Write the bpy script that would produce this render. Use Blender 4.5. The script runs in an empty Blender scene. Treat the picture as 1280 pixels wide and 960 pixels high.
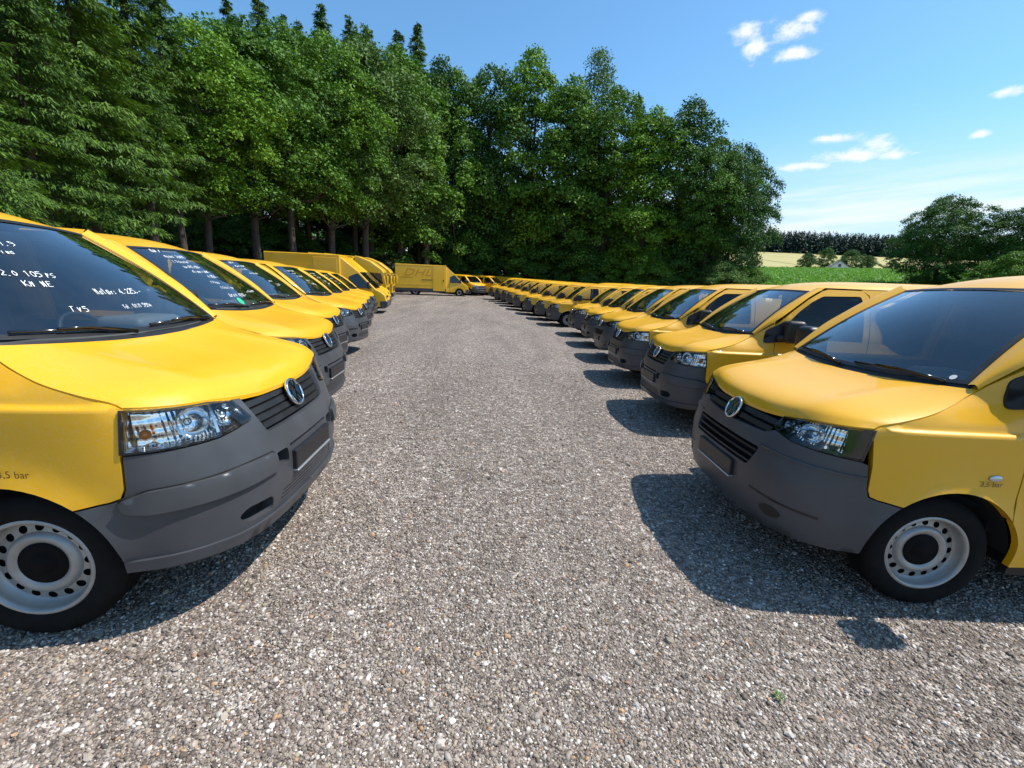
import bpy, bmesh, math, random
import numpy as np
from mathutils import Vector, Matrix, Euler
from mathutils.geometry import delaunay_2d_cdt

scene = bpy.context.scene
C = scene.collection
R = math.radians

# ------------------------------------------------------------------ camera
CAM_F, CAM_PITCH, CAM_ROLL, CAM_H = 557.5, 0.212, 0.042, 1.588
cp, sp = math.cos(CAM_PITCH), math.sin(CAM_PITCH)
fw = Vector((0, cp, -sp)); rt0 = Vector((1, 0, 0)); up0 = Vector((0, sp, cp))
cr, sr = math.cos(CAM_ROLL), math.sin(CAM_ROLL)
rt = rt0 * cr + up0 * sr
up = up0 * cr - rt0 * sr
cam_data = bpy.data.cameras.new('camera')
cam = bpy.data.objects.new('camera', cam_data)
C.objects.link(cam)
M = Matrix((rt, up, -fw)).transposed().to_4x4()
M.translation = (0, 0, CAM_H)
cam.matrix_world = M
cam_data.sensor_fit = 'HORIZONTAL'
cam_data.sensor_width = 36.0
cam_data.lens = 36.0 * CAM_F / 1280.0
cam_data.clip_start = 0.05
cam_data.clip_end = 5000
scene.camera = cam

def at(px, py, Y):
    """world point seen at photo pixel (px,py) at distance Y along the lane"""
    d = fw + rt * ((px - 640) / CAM_F) - up * ((py - 480) / CAM_F)
    return Vector((0, 0, CAM_H)) + d * (Y / d.y)

# ------------------------------------------------------------------ light
SUN_EL, SUN_AZ = 58.0, 85.5          # azimuth clockwise from +Y
world = bpy.data.worlds.new('World'); scene.world = world; world.use_nodes = True
scene.view_settings.view_transform = 'Standard'
scene.view_settings.look = 'None'
scene.view_settings.exposure = 0.30
scene.view_settings.gamma = 1.0
scene.cycles.max_bounces = 8; scene.cycles.diffuse_bounces = 1; scene.cycles.glossy_bounces = 3; scene.cycles.transmission_bounces = 4; scene.cycles.transparent_max_bounces = 12
scene.view_settings.use_curve_mapping = False
sun_l = bpy.data.lights.new('sun', 'SUN'); sun_l.energy = 5.0; sun_l.angle = R(0.53); sun_l.color = (1, .955, .88)
sun = bpy.data.objects.new('sun', sun_l); C.objects.link(sun)
sd = Vector((math.sin(R(SUN_AZ)) * math.cos(R(SUN_EL)), math.cos(R(SUN_AZ)) * math.cos(R(SUN_EL)), math.sin(R(SUN_EL))))
sun.rotation_euler = sd.to_track_quat('Z', 'Y').to_euler()
sun.location = sd * 60

def build_world():
    nt = world.node_tree; nt.nodes.clear(); N = nt.nodes.new; K = nt.links.new
    out = N('ShaderNodeOutputWorld'); bg = N('ShaderNodeBackground'); bg.inputs['Strength'].default_value = 0.15
    sky = N('ShaderNodeTexSky'); sky.sky_type = 'NISHITA'; sky.sun_disc = False
    sky.sun_elevation = R(SUN_EL); sky.sun_rotation = R(SUN_AZ)
    sky.air_density = 1.0; sky.dust_density = 0.7; sky.ozone_density = 3.0; sky.altitude = 450
    tc = N('ShaderNodeTexCoord'); sep = N('ShaderNodeSeparateXYZ'); K(tc.outputs['Generated'], sep.inputs[0])
    def math_(op, a, b=None, c=None):
        n = N('ShaderNodeMath'); n.operation = op
        for i, x in enumerate((a, b, c)):
            if x is None: continue
            if isinstance(x, (int, float)): n.inputs[i].default_value = x
            else: K(x, n.inputs[i])
        return n.outputs[0]
    az = math_('ARCTAN2', sep.outputs[0], sep.outputs[1])
    el = math_('ARCSINE', sep.outputs[2])
    comb = N('ShaderNodeCombineXYZ'); K(az, comb.inputs[0]); K(math_('MULTIPLY', el, 1.6), comb.inputs[1])
    nz = N('ShaderNodeTexNoise'); nz.inputs['Scale'].default_value = 34; nz.inputs['Detail'].default_value = 9; nz.inputs['Roughness'].default_value = .66
    K(comb.outputs[0], nz.inputs['Vector'])
    nzv = math_('SUBTRACT', nz.outputs['Fac'], .5)
    # small fair-weather cumulus, each a group of soft cells (azimuth, elevation, half width, half height, strength)
    blobs = [(23.4, 24.9, 1.5, .65, 1), (24.2, 23.6, .9, .8, 1), (27.6, 24.5, 1.5, .6, 1), (28.7, 25.2, 1.0, .45, 1), (27.8, 22.7, 1.5, .45, 1),
             (32.2, 15.3, 1.5, .32, .95), (36.0, 14.3, 1.0, .75, 1), (34.3, 13.7, 2.6, .5, 1), (30.2, 13.1, 2.2, .35, .9), (37.2, 13.4, 1.1, .35, 1),
             (43.8, 16.9, .9, .3, .9), (42.9, 14.2, .55, .25, .9), (53.0, 19.0, 2.2, .8, 1), (66.0, 15.5, 3.0, .8, 1), (-52.0, 27.0, 2.4, .8, 1), (-96.0, 20.0, 3.0, .9, 1), (120.0, 18.0, 3.2, .9, 1), (168.0, 23.0, 2.6, .8, 1), (90.0, 30.0, 2.4, .8, 1), (-140.0, 25.0, 3, .9, 1)]
    tot = None
    for a, e, w, h, k in blobs:
        dx = math_('MULTIPLY', math_('SUBTRACT', az, R(a)), 1 / R(w))
        dy = math_('MULTIPLY', math_('SUBTRACT', el, R(e)), 1 / R(h))
        d2 = math_('ADD', math_('MULTIPLY', dx, dx), math_('MULTIPLY', dy, dy))
        m = math_('MULTIPLY', math_('POWER', 2.718, math_('MULTIPLY', d2, -.55)), k)
        tot = m if tot is None else math_('MAXIMUM', tot, m)
    cl = N('ShaderNodeMapRange'); cl.interpolation_type = 'SMOOTHSTEP'
    K(math_('ADD', tot, math_('MULTIPLY', nzv, 1.9)), cl.inputs['Value'])
    cl.inputs['From Min'].default_value = .22; cl.inputs['From Max'].default_value = 1.15
    fac_c = math_('MULTIPLY', cl.outputs[0], math_('MINIMUM', math_('MULTIPLY', tot, 4.0), 1.0))
    # thin streaky veil low over the horizon, all the way round
    comb2 = N('ShaderNodeCombineXYZ'); K(math_('MULTIPLY', az, 2.2), comb2.inputs[0]); K(math_('ADD', math_('MULTIPLY', el, 26), math_('MULTIPLY', az, -1.2)), comb2.inputs[1])
    nz2 = N('ShaderNodeTexNoise'); nz2.inputs['Scale'].default_value = 1.6; nz2.inputs['Detail'].default_value = 6; nz2.inputs['Roughness'].default_value = .55
    K(comb2.outputs[0], nz2.inputs['Vector'])
    st = N('ShaderNodeMapRange'); st.interpolation_type = 'SMOOTHSTEP'; K(nz2.outputs['Fac'], st.inputs['Value'])
    st.inputs['From Min'].default_value = .36; st.inputs['From Max'].default_value = .66
    lowm = N('ShaderNodeMapRange'); lowm.interpolation_type = 'SMOOTHSTEP'; K(el, lowm.inputs['Value'])
    lowm.inputs['From Min'].default_value = R(14.5); lowm.inputs['From Max'].default_value = R(7)
    fac_s = math_('MULTIPLY', math_('MULTIPLY', st.outputs[0], lowm.outputs[0]), .85)
    mx = N('ShaderNodeMix'); mx.data_type = 'RGBA'; K(math_('MINIMUM', math_('MAXIMUM', fac_c, fac_s), .94), mx.inputs[0])
    tint = N('ShaderNodeMix'); tint.data_type = 'RGBA'; tint.blend_type = 'MULTIPLY'; tint.inputs[0].default_value = 1
    gm = N('ShaderNodeGamma'); gm.inputs[1].default_value = 1.0; K(sky.outputs[0], gm.inputs[0]); K(gm.outputs[0], tint.inputs[6]); tint.inputs[7].default_value = (.80, 1.14, 1.20, 1)
    hz = N('ShaderNodeMapRange'); hz.interpolation_type = 'SMOOTHSTEP'; K(el, hz.inputs['Value']); hz.inputs['From Min'].default_value = R(19); hz.inputs['From Max'].default_value = R(3); hz.inputs['To Max'].default_value = .85
    hm = N('ShaderNodeMix'); hm.data_type = 'RGBA'; K(hz.outputs[0], hm.inputs[0]); K(tint.outputs[2], hm.inputs[6]); hm.inputs[7].default_value = (3.9, 4.7, 5.25, 1)
    K(hm.outputs[2], mx.inputs[6]); mx.inputs[7].default_value = (5.6, 5.8, 6.0, 1)
    K(mx.outputs[2], bg.inputs['Color']); K(bg.outputs[0], out.inputs[0])
build_world()

# ------------------------------------------------------------------ helpers
def smooth(x, a, b):
    t = min(1.0, max(0.0, (x - a) / (b - a))) if b != a else float(x > a)
    return t * t * (3 - 2 * t)

def gz(x, y):
    """height of the lot and the land around it"""
    s = y - 20
    z = 0.0275 * (s if s > 6 else (0 if s < -6 else (s + 6) ** 2 / 24))
    z = min(z, 0.0275 * 38 + 0.03 * max(0, y - 58)) if y > 58 else z
    z -= 0.12 * smooth(x, -1.3, 1.6)
    if x < -11: z += 0.20 * (-11 - x) * smooth(-x, 11, 18)
    r = smooth(x, 13, 30)
    if r > 0 and y > 26:
        yy = y - 26
        hill = .075 * min(yy, 124) + .025 * max(0, min(x, 140) - 12)
        if y > 150: hill -= 1.2 * smooth(y, 150, 163)
        if y > 175: hill += .132 * (min(y, 520) - 175)
        z = z * (1 - r) + hill * r
    return z

def mat(name):
    m = bpy.data.materials.new(name); m.use_nodes = True
    nt = m.node_tree; b = nt.nodes['Principled BSDF']
    return m, nt, b

def simple(name, col, rough=.5, metal=0, coat=0, coat_rough=.1, spec=.5, var=0, scale=6, bump=0, bscale=200):
    m, nt, b = mat(name)
    b.inputs['Base Color'].default_value = (*col, 1); b.inputs['Roughness'].default_value = rough
    b.inputs['Metallic'].default_value = metal; b.inputs['Coat Weight'].default_value = coat; b.inputs['Coat Roughness'].default_value = coat_rough
    b.inputs['Specular IOR Level'].default_value = spec
    tc = nt.nodes.new('ShaderNodeTexCoord')
    if var:
        n = nt.nodes.new('ShaderNodeTexNoise'); n.inputs['Scale'].default_value = scale; n.inputs['Detail'].default_value = 6
        nt.links.new(tc.outputs['Object'], n.inputs['Vector'])
        hv = nt.nodes.new('ShaderNodeMapRange'); nt.links.new(n.outputs['Fac'], hv.inputs['Value'])
        hv.inputs['From Min'].default_value = .3; hv.inputs['From Max'].default_value = .7
        hv.inputs['To Min'].default_value = 1 - var; hv.inputs['To Max'].default_value = 1 + var
        mm = nt.nodes.new('ShaderNodeMix'); mm.data_type = 'RGBA'; mm.blend_type = 'MULTIPLY'; mm.inputs[0].default_value = 1
        mm.inputs[6].default_value = (*col, 1)
        cc = nt.nodes.new('ShaderNodeCombineColor')
        for i in range(3): nt.links.new(hv.outputs[0], cc.inputs[i])
        nt.links.new(cc.outputs[0], mm.inputs[7]); nt.links.new(mm.outputs[2], b.inputs['Base Color'])
        rr = nt.nodes.new('ShaderNodeMapRange'); nt.links.new(n.outputs['Fac'], rr.inputs['Value'])
        rr.inputs['To Min'].default_value = max(.02, rough - .12); rr.inputs['To Max'].default_value = min(1, rough + .15)
        nt.links.new(rr.outputs[0], b.inputs['Roughness'])
    if bump:
        n2 = nt.nodes.new('ShaderNodeTexNoise'); n2.inputs['Scale'].default_value = bscale; n2.inputs['Detail'].default_value = 3
        nt.links.new(tc.outputs['Object'], n2.inputs['Vector'])
        bp = nt.nodes.new('ShaderNodeBump'); bp.inputs['Strength'].default_value = bump; bp.inputs['Distance'].default_value = .002
        nt.links.new(n2.outputs['Fac'], bp.inputs['Height']); nt.links.new(bp.outputs[0], b.inputs['Normal'])
    return m

def paint_mat(name, col, dust=.5):
    """old glossy van paint: clear coat, thin uneven dust that settles as random blotches"""
    m, nt, b = mat(name); N = nt.nodes.new; K = nt.links.new
    tc = N('ShaderNodeTexCoord'); oi = N('ShaderNodeObjectInfo')
    add = N('ShaderNodeVectorMath'); add.operation = 'ADD'; K(tc.outputs['Object'], add.inputs[0]); K(oi.outputs['Location'], add.inputs[1])
    n = N('ShaderNodeTexNoise'); n.inputs['Scale'].default_value = 2.2; n.inputs['Detail'].default_value = 8; n.inputs['Roughness'].default_value = .65
    K(add.outputs[0], n.inputs['Vector'])
    r = N('ShaderNodeMapRange'); K(n.outputs['Fac'], r.inputs['Value']); r.inputs['From Min'].default_value = .42; r.inputs['From Max'].default_value = .75
    r.inputs['To Max'].default_value = dust
    fine = N('ShaderNodeTexNoise'); fine.inputs['Scale'].default_value = 90; fine.inputs['Detail'].default_value = 4; K(add.outputs[0], fine.inputs['Vector'])
    fr = N('ShaderNodeMapRange'); K(fine.outputs['Fac'], fr.inputs['Value']); fr.inputs['From Min'].default_value = .5; fr.inputs['From Max'].default_value = .8
    fm = N('ShaderNodeMath'); fm.operation = 'MULTIPLY'; K(r.outputs[0], fm.inputs[0]); K(fr.outputs[0], fm.inputs[1])
    mx = N('ShaderNodeMix'); mx.data_type = 'RGBA'; K(fm.outputs[0], mx.inputs[0])
    mx.inputs[6].default_value = (*col, 1); mx.inputs[7].default_value = (.62, .48, .22, 1)
    wn = N('ShaderNodeTexWhiteNoise'); K(oi.outputs['Location'], wn.inputs['Vector']); vr = N('ShaderNodeMapRange'); K(wn.outputs['Value'], vr.inputs['Value']); vr.inputs['To Min'].default_value = .92; vr.inputs['To Max'].default_value = 1.05
    vm = N('ShaderNodeMix'); vm.data_type = 'RGBA'; vm.blend_type = 'MULTIPLY'; vm.inputs[0].default_value = 1; K(mx.outputs[2], vm.inputs[6]); K(vr.outputs[0], vm.inputs[7])
    K(vm.outputs[2], b.inputs['Base Color'])
    rr = N('ShaderNodeMapRange'); K(n.outputs['Fac'], rr.inputs['Value']); rr.inputs['From Min'].default_value = .3; rr.inputs['From Max'].default_value = .75
    rr.inputs['To Min'].default_value = .38; rr.inputs['To Max'].default_value = .55; K(rr.outputs[0], b.inputs['Roughness'])
    b.inputs['Coat Weight'].default_value = .42
    cr_ = N('ShaderNodeMapRange'); K(n.outputs['Fac'], cr_.inputs['Value']); cr_.inputs['To Min'].default_value = .02; cr_.inputs['To Max'].default_value = .11
    K(cr_.outputs[0], b.inputs['Coat Roughness'])
    wv = N('ShaderNodeTexNoise'); wv.inputs['Scale'].default_value = 3.5; K(tc.outputs['Object'], wv.inputs['Vector'])
    bp = N('ShaderNodeBump'); bp.inputs['Strength'].default_value = .06; bp.inputs['Distance'].default_value = .02; K(wv.outputs['Fac'], bp.inputs['Height'])
    K(bp.outputs[0], b.inputs['Normal'])
    return m

def glass_mat(name, tint=(.62, .78, .76), refl=1.0, ior=1.52, rough=0.0, dirt=0.0):
    m = bpy.data.materials.new(name); m.use_nodes = True; nt = m.node_tree; nt.nodes.clear(); N = nt.nodes.new; K = nt.links.new
    out = N('ShaderNodeOutputMaterial'); tr = N('ShaderNodeBsdfTransparent'); tr.inputs[0].default_value = (*tint, 1)
    gl = N('ShaderNodeBsdfGlossy'); gl.inputs['Roughness'].default_value = rough
    fr = N('ShaderNodeFresnel'); fr.inputs['IOR'].default_value = ior
    k = N('ShaderNodeMath'); k.operation = 'MULTIPLY'; k.use_clamp = True; K(fr.outputs[0], k.inputs[0]); k.inputs[1].default_value = refl
    mx = N('ShaderNodeMixShader'); K(k.outputs[0], mx.inputs[0]); K(tr.outputs[0], mx.inputs[1]); K(gl.outputs[0], mx.inputs[2])
    last = mx.outputs[0]
    if dirt:
        tc = N('ShaderNodeTexCoord'); n = N('ShaderNodeTexNoise'); n.inputs['Scale'].default_value = 5; n.inputs['Detail'].default_value = 9; n.inputs['Roughness'].default_value = .7
        K(tc.outputs['Object'], n.inputs['Vector'])
        r = N('ShaderNodeMapRange'); K(n.outputs['Fac'], r.inputs['Value']); r.inputs['From Min'].default_value = .4; r.inputs['From Max'].default_value = .8; r.inputs['To Max'].default_value = dirt
        df = N('ShaderNodeBsdfDiffuse'); df.inputs[0].default_value = (.45, .43, .38, 1)
        m2 = N('ShaderNodeMixShader'); K(r.outputs[0], m2.inputs[0]); K(last, m2.inputs[1]); K(df.outputs[0], m2.inputs[2]); last = m2.outputs[0]
    K(last, out.inputs[0])
    return m

def fluted():
    m, nt, b = mat('lamp_fluted_reflector'); N = nt.nodes.new; K = nt.links.new
    b.inputs['Base Color'].default_value = (.90, .91, .92, 1); b.inputs['Metallic'].default_value = 1; b.inputs['Roughness'].default_value = .16
    tc = N('ShaderNodeTexCoord'); w = N('ShaderNodeTexWave'); w.bands_direction = 'Y'; w.inputs['Scale'].default_value = 18; w.inputs['Distortion'].default_value = 0; K(tc.outputs['Object'], w.inputs['Vector'])
    w2 = N('ShaderNodeTexWave'); w2.bands_direction = 'Z'; w2.inputs['Scale'].default_value = 7; K(tc.outputs['Object'], w2.inputs['Vector'])
    a = N('ShaderNodeMath'); a.operation = 'ADD'; K(w.outputs['Fac'], a.inputs[0]); K(w2.outputs['Fac'], a.inputs[1])
    bp = N('ShaderNodeBump'); bp.inputs['Strength'].default_value = .45; bp.inputs['Distance'].default_value = .008; K(a.outputs[0], bp.inputs['Height']); K(bp.outputs[0], b.inputs['Normal'])
    return m
YEL = (.78, .398, .003)
MAT = dict(
    yellow=paint_mat('yellow_paint', YEL), yellow_b=paint_mat('yellow_paint_truck', (.79, .445, .010), .4),
    plastic=simple('grey_bumper_plastic', (.056, .059, .066), .36, var=.22, scale=3, bump=.25, bscale=500),
    black=simple('black_plastic', (.012, .012, .013), .45, var=.2, scale=8), gloss_black=simple('gloss_black', (.008, .008, .009), .12, coat=.5),
    shell=simple('dark_inner_shell', (.008, .008, .008), .9), rubber=simple('tyre_rubber', (.009, .009, .009), .85, spec=.15, var=.35, scale=14, bump=.3),
    steel=simple('painted_steel_rim', (.36, .355, .34), .42, metal=.5, var=.15, scale=9), chrome=simple('chrome', (.85, .86, .88), .08, metal=1),
    cap=simple('hub_cap_black', (.006, .006, .006), .7, spec=.1), dash=simple('dashboard_grey', (.10, .105, .11), .6, var=.1),
    seat=simple('seat_cloth', (.045, .047, .055), .9, var=.2, scale=30), wall=simple('bulkhead_grey', (.10, .105, .11), .7),
    reflector=simple('lamp_reflector', (.80, .82, .84), .14, metal=1), lampback=fluted(),
    orange=simple('orange_lens', (.75, .22, .01), .2, coat=.5), red=simple('red_lens', (.4, .01, .01), .2, coat=.5),
    plate=simple('blank_plate_holder', (.012, .012, .014), .4, var=.4, scale=20), silver=simple('silver_trim', (.55, .56, .58), .3, metal=.7),
    white=simple('white_marker', (.85, .86, .86), .7), green=simple('green_badge', (.02, .45, .22), .5), whitepl=simple('white_plastic', (.7, .7, .68), .5),
    ghost=simple('faded_lettering', (.62, .27, .006), .5), ink=simple('fender_print', (.10, .06, .01), .5),
    ws=glass_mat('windscreen_glass', (.84, .92, .92), 2.7, 1.52, 0, .02), side=glass_mat('side_glass', (.88, .93, .92), 1.0, 1.5),
    lens=glass_mat('lamp_lens', (.94, .95, .95), 1.3, 1.5), paper=simple('paper', (.75, .77, .72), .8),
)

def link(name, me, m=None, parent=None):
    o = bpy.data.objects.new(name, me); C.objects.link(o)
    if m is not None: me.materials.append(m)
    if parent is not None: o.parent = parent
    return o

def from_py(name, v, f, m=None, parent=None, sm=True):
    me = bpy.data.meshes.new(name); me.from_pydata([tuple(p) for p in v], [], f); me.update()
    if sm: me.polygons.foreach_set('use_smooth', [True] * len(me.polygons))
    return link(name, me, m, parent)

def from_bm(name, bm, m=None, parent=None, sm=False):
    me = bpy.data.meshes.new(name); bmesh.ops.recalc_face_normals(bm, faces=bm.faces[:]); bm.to_mesh(me); bm.free()
    if sm: me.polygons.foreach_set('use_smooth', [True] * len(me.polygons))
    return link(name, me, m, parent)

def empty(name, loc=(0, 0, 0), rz=0.0, label=None, cat=None, group=None):
    o = bpy.data.objects.new(name, None); C.objects.link(o); o.location = loc; o.rotation_euler = (0, 0, rz); o.empty_display_size = .3
    tag(o, label, cat, group); return o

def tag(o, label=None, cat=None, group=None, kind=None):
    if label: o['label'] = label
    if cat: o['category'] = cat
    if group: o['group'] = group
    if kind: o['kind'] = kind
    return o

def copy_tree(o, parent=None):
    c = o.copy(); C.objects.link(c); c.parent = parent
    for ch in o.children: copy_tree(ch, c)
    return c

def box(bm, x0, x1, y0, y1, z0, z1, bev=0, seg=2):
    r = bmesh.ops.create_cube(bm, size=1)
    for v in r['verts']:
        v.co = Vector(((x0 + x1) / 2 + v.co.x * (x1 - x0), (y0 + y1) / 2 + v.co.y * (y1 - y0), (z0 + z1) / 2 + v.co.z * (z1 - z0)))
    if bev:
        es = list({e for v in r['verts'] for e in v.link_edges})
        bmesh.ops.bevel(bm, geom=es, offset=bev, segments=seg, affect='EDGES', profile=.5)
    return r

def tube(bm, pts, radii, n=8, cap=True):
    rings = []
    pts = [Vector(p) for p in pts]
    for i, p in enumerate(pts):
        t = (pts[min(i + 1, len(pts) - 1)] - pts[max(i - 1, 0)]).normalized()
        a = Vector((0, 0, 1)) if abs(t.z) < .9 else Vector((1, 0, 0))
        x = t.cross(a).normalized(); y = t.cross(x)
        rr = radii[i] if hasattr(radii, '__len__') else radii
        rings.append([bm.verts.new(p + (x * math.cos(2 * math.pi * k / n) + y * math.sin(2 * math.pi * k / n)) * rr) for k in range(n)])
    for a, b in zip(rings[:-1], rings[1:]):
        for k in range(n): bm.faces.new((a[k], a[(k + 1) % n], b[(k + 1) % n], b[k]))
    if cap:
        bm.faces.new(rings[0][::-1]); bm.faces.new(rings[-1])

def lathe(bm, prof, n=40, closed=False):
    """profile of (radius, y) spun about the local Y axis"""
    rings = []
    for r, y in prof:
        if r < 1e-6: rings.append([bm.verts.new((0, y, 0))])
        else: rings.append([bm.verts.new((r * math.cos(2 * math.pi * k / n), y, r * math.sin(2 * math.pi * k / n))) for k in range(n)])
    for a, b in zip(rings[:-1], rings[1:]):
        for k in range(n):
            k2 = (k + 1) % n
            va = [a[0]] if len(a) == 1 else [a[k], a[k2]]
            vb = [b[0]] if len(b) == 1 else [b[k2], b[k]]
            if len(va) + len(vb) >= 3: bm.faces.new(va + vb)
    return rings

def text_mesh(name, txt, size, m, parent, mat4, shear=0.0, extrude=0.0):
    cu = bpy.data.curves.new(name, 'FONT'); cu.body = txt; cu.size = size; cu.shear = shear; cu.extrude = extrude; cu.align_x = 'LEFT'; cu.resolution_u = 3
    t = bpy.data.objects.new(name, cu); C.objects.link(t)
    dg = bpy.context.evaluated_depsgraph_get(); me = bpy.data.meshes.new_from_object(t.evaluated_get(dg))
    bpy.data.objects.remove(t); me.transform(mat4)
    return link(name, me, m, parent)

# ------------------------------------------------------------------ ground
def gravel_mat():
    m, nt, b = mat('gravel'); N = nt.nodes.new; K = nt.links.new
    geo = N('ShaderNodeNewGeometry')
    def vor(scale, feat='F1'):
        v = N('ShaderNodeTexVoronoi'); v.inputs['Scale'].default_value = scale; v.feature = feat; v.inputs['Randomness'].default_value = 1
        K(geo.outputs['Position'], v.inputs['Vector']); return v
    v1, v2 = vor(58), vor(27)
    def ramp(src, stops):
        r = N('ShaderNodeValToRGB'); K(src, r.inputs[0]); e = r.color_ramp.elements
        while len(e) < len(stops): e.new(.5)
        for el, (p, c) in zip(e, stops): el.position = p; el.color = (*c, 1)
        return r
    sx = N('ShaderNodeSeparateColor'); K(v1.outputs['Color'], sx.inputs[0])
    c1 = ramp(sx.outputs[0], [(0, (.10, .085, .075)), (.25, (.17, .145, .128)), (.5, (.25, .22, .195)), (.72, (.33, .30, .27)), (.86, (.46, .43, .40)), (.95, (.62, .60, .57)), (1, (.40, .27, .18))])
    sx2 = N('ShaderNodeSeparateColor'); K(v2.outputs['Color'], sx2.inputs[0])
    c2 = ramp(sx2.outputs[0], [(0, (.12, .10, .09)), (.3, (.22, .19, .17)), (.6, (.30, .27, .25)), (.85, (.48, .45, .42)), (1, (.66, .64, .60))])
    big = N('ShaderNodeMath'); big.operation = 'GREATER_THAN'; K(sx2.outputs[1], big.inputs[0]); big.inputs[1].default_value = .72
    mx = N('ShaderNodeMix'); mx.data_type = 'RGBA'; K(big.outputs[0], mx.inputs[0]); K(c1.outputs[0], mx.inputs[6]); K(c2.outputs[0], mx.inputs[7])
    mp = N('ShaderNodeMapping'); mp.inputs['Scale'].default_value = (1.5, .32, 1); K(geo.outputs['Position'], mp.inputs['Vector'])
    n = N('ShaderNodeTexNoise'); n.inputs['Scale'].default_value = .7; n.inputs['Detail'].default_value = 6; n.inputs['Roughness'].default_value = .6; K(mp.outputs[0], n.inputs['Vector'])
    lv = N('ShaderNodeMapRange'); K(n.outputs['Fac'], lv.inputs['Value']); lv.inputs['From Min'].default_value = .3; lv.inputs['From Max'].default_value = .7
    lv.inputs['To Min'].default_value = .56; lv.inputs['To Max'].default_value = .95
    cc = N('ShaderNodeMix'); cc.data_type = 'RGBA'; cc.blend_type = 'MULTIPLY'; cc.inputs[0].default_value = 1; cc.inputs[7].default_value = (1.08, .985, .92, 1)
    K(lv.outputs[0], cc.inputs[6])
    mm = N('ShaderNodeMix'); mm.data_type = 'RGBA'; mm.blend_type = 'MULTIPLY'; mm.inputs[0].default_value = 1; K(mx.outputs[2], mm.inputs[6]); K(cc.outputs[2], mm.inputs[7])
    gn = N('ShaderNodeTexNoise'); gn.inputs['Scale'].default_value = 11; gn.inputs['Detail'].default_value = 9; gn.inputs['Roughness'].default_value = .85; K(geo.outputs['Position'], gn.inputs['Vector'])
    gr = N('ShaderNodeMapRange'); K(gn.outputs['Fac'], gr.inputs['Value']); gr.inputs['From Min'].default_value = .36; gr.inputs['From Max'].default_value = .64; gr.inputs['To Min'].default_value = .62; gr.inputs['To Max'].default_value = 1.42
    m3 = N('ShaderNodeMix'); m3.data_type = 'RGBA'; m3.blend_type = 'MULTIPLY'; m3.inputs[0].default_value = 1; K(mm.outputs[2], m3.inputs[6]); K(gr.outputs[0], m3.inputs[7])
    K(m3.outputs[2], b.inputs['Base Color']); b.inputs['Roughness'].default_value = .85
    hs = N('ShaderNodeMath'); hs.operation = 'MULTIPLY'; K(v1.outputs['Distance'], hs.inputs[0]); hs.inputs[1].default_value = -1.0
    h2 = N('ShaderNodeMath'); h2.operation = 'MULTIPLY_ADD'; K(sx.outputs[1], h2.inputs[0]); h2.inputs[1].default_value = .5; K(hs.outputs[0], h2.inputs[2])
    bp = N('ShaderNodeBump'); bp.inputs['Strength'].default_value = 1.0; bp.inputs['Distance'].default_value = .016; K(h2.outputs[0], bp.inputs['Height'])
    K(bp.outputs[0], b.inputs['Normal'])
    return m

def ground_sheet(name, xs, ys, m, dz=0.0, keep=None, drop=None):
    v = []; f = []; idx = {}
    for j, y in enumerate(ys):
        for i, x in enumerate(xs):
            idx[i, j] = len(v); v.append((x, y, gz(x, y) + dz - (drop(x, y) if drop else 0)))
    for j in range(len(ys) - 1):
        for i in range(len(xs) - 1):
            if keep is None or keep((xs[i] + xs[i + 1]) / 2, (ys[j] + ys[j + 1]) / 2):
                f.append((idx[i, j], idx[i + 1, j], idx[i + 1, j + 1], idx[i, j + 1]))
    o = from_py(name, v, f, m); tag(o, kind='structure'); return o

def axis(*segs):
    out = []
    for a, b, st in segs:
        n = max(1, int(round((b - a) / st)))
        out += [a + (b - a) * k / n for k in range(n)]
    out.append(segs[-1][1]); return out

def noise_ramp_mat(name, scale, stops, rough=.9, bump=.5, bdist=.05, detail=8):
    m, nt, b = mat(name); N = nt.nodes.new; K = nt.links.new
    geo = N('ShaderNodeNewGeometry'); n = N('ShaderNodeTexNoise'); n.inputs['Scale'].default_value = scale; n.inputs['Detail'].default_value = detail; n.inputs['Roughness'].default_value = .65
    K(geo.outputs['Position'], n.inputs['Vector'])
    r = N('ShaderNodeValToRGB'); K(n.outputs['Fac'], r.inputs[0]); e = r.color_ramp.elements
    while len(e) < len(stops): e.new(.5)
    for el, (p, c) in zip(e, stops): el.position = p; el.color = (*c, 1)
    K(r.outputs[0], b.inputs['Base Color']); b.inputs['Roughness'].default_value = rough; b.inputs['Specular IOR Level'].default_value = .2
    bp = N('ShaderNodeBump'); bp.inputs['Strength'].default_value = bump; bp.inputs['Distance'].default_value = bdist; K(n.outputs['Fac'], bp.inputs['Height']); K(bp.outputs[0], b.inputs['Normal'])
    return m

MAT['gravel'] = gravel_mat()
MAT['meadow'] = noise_ramp_mat('meadow', .8, [(.3, (.035, .075, .012)), (.55, (.07, .14, .022)), (.75, (.13, .18, .04))])
MAT['litter'] = noise_ramp_mat('forest_litter', 1.6, [(.3, (.022, .014, .009)), (.5, (.05, .032, .018)), (.7, (.10, .062, .033)), (.85, (.02, .035, .01))], bump=.8, bdist=.1)
MAT['tan'] = noise_ramp_mat('mown_field', .05, [(.3, (.30, .28, .10)), (.55, (.42, .36, .16)), (.75, (.26, .30, .08))], bump=.2)
MAT['crop'] = noise_ramp_mat('crop_rows', 2.5, [(.3, (.03, .085, .012)), (.5, (.075, .19, .03)), (.7, (.14, .28, .06))], bump=.8, bdist=.3)

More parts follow.
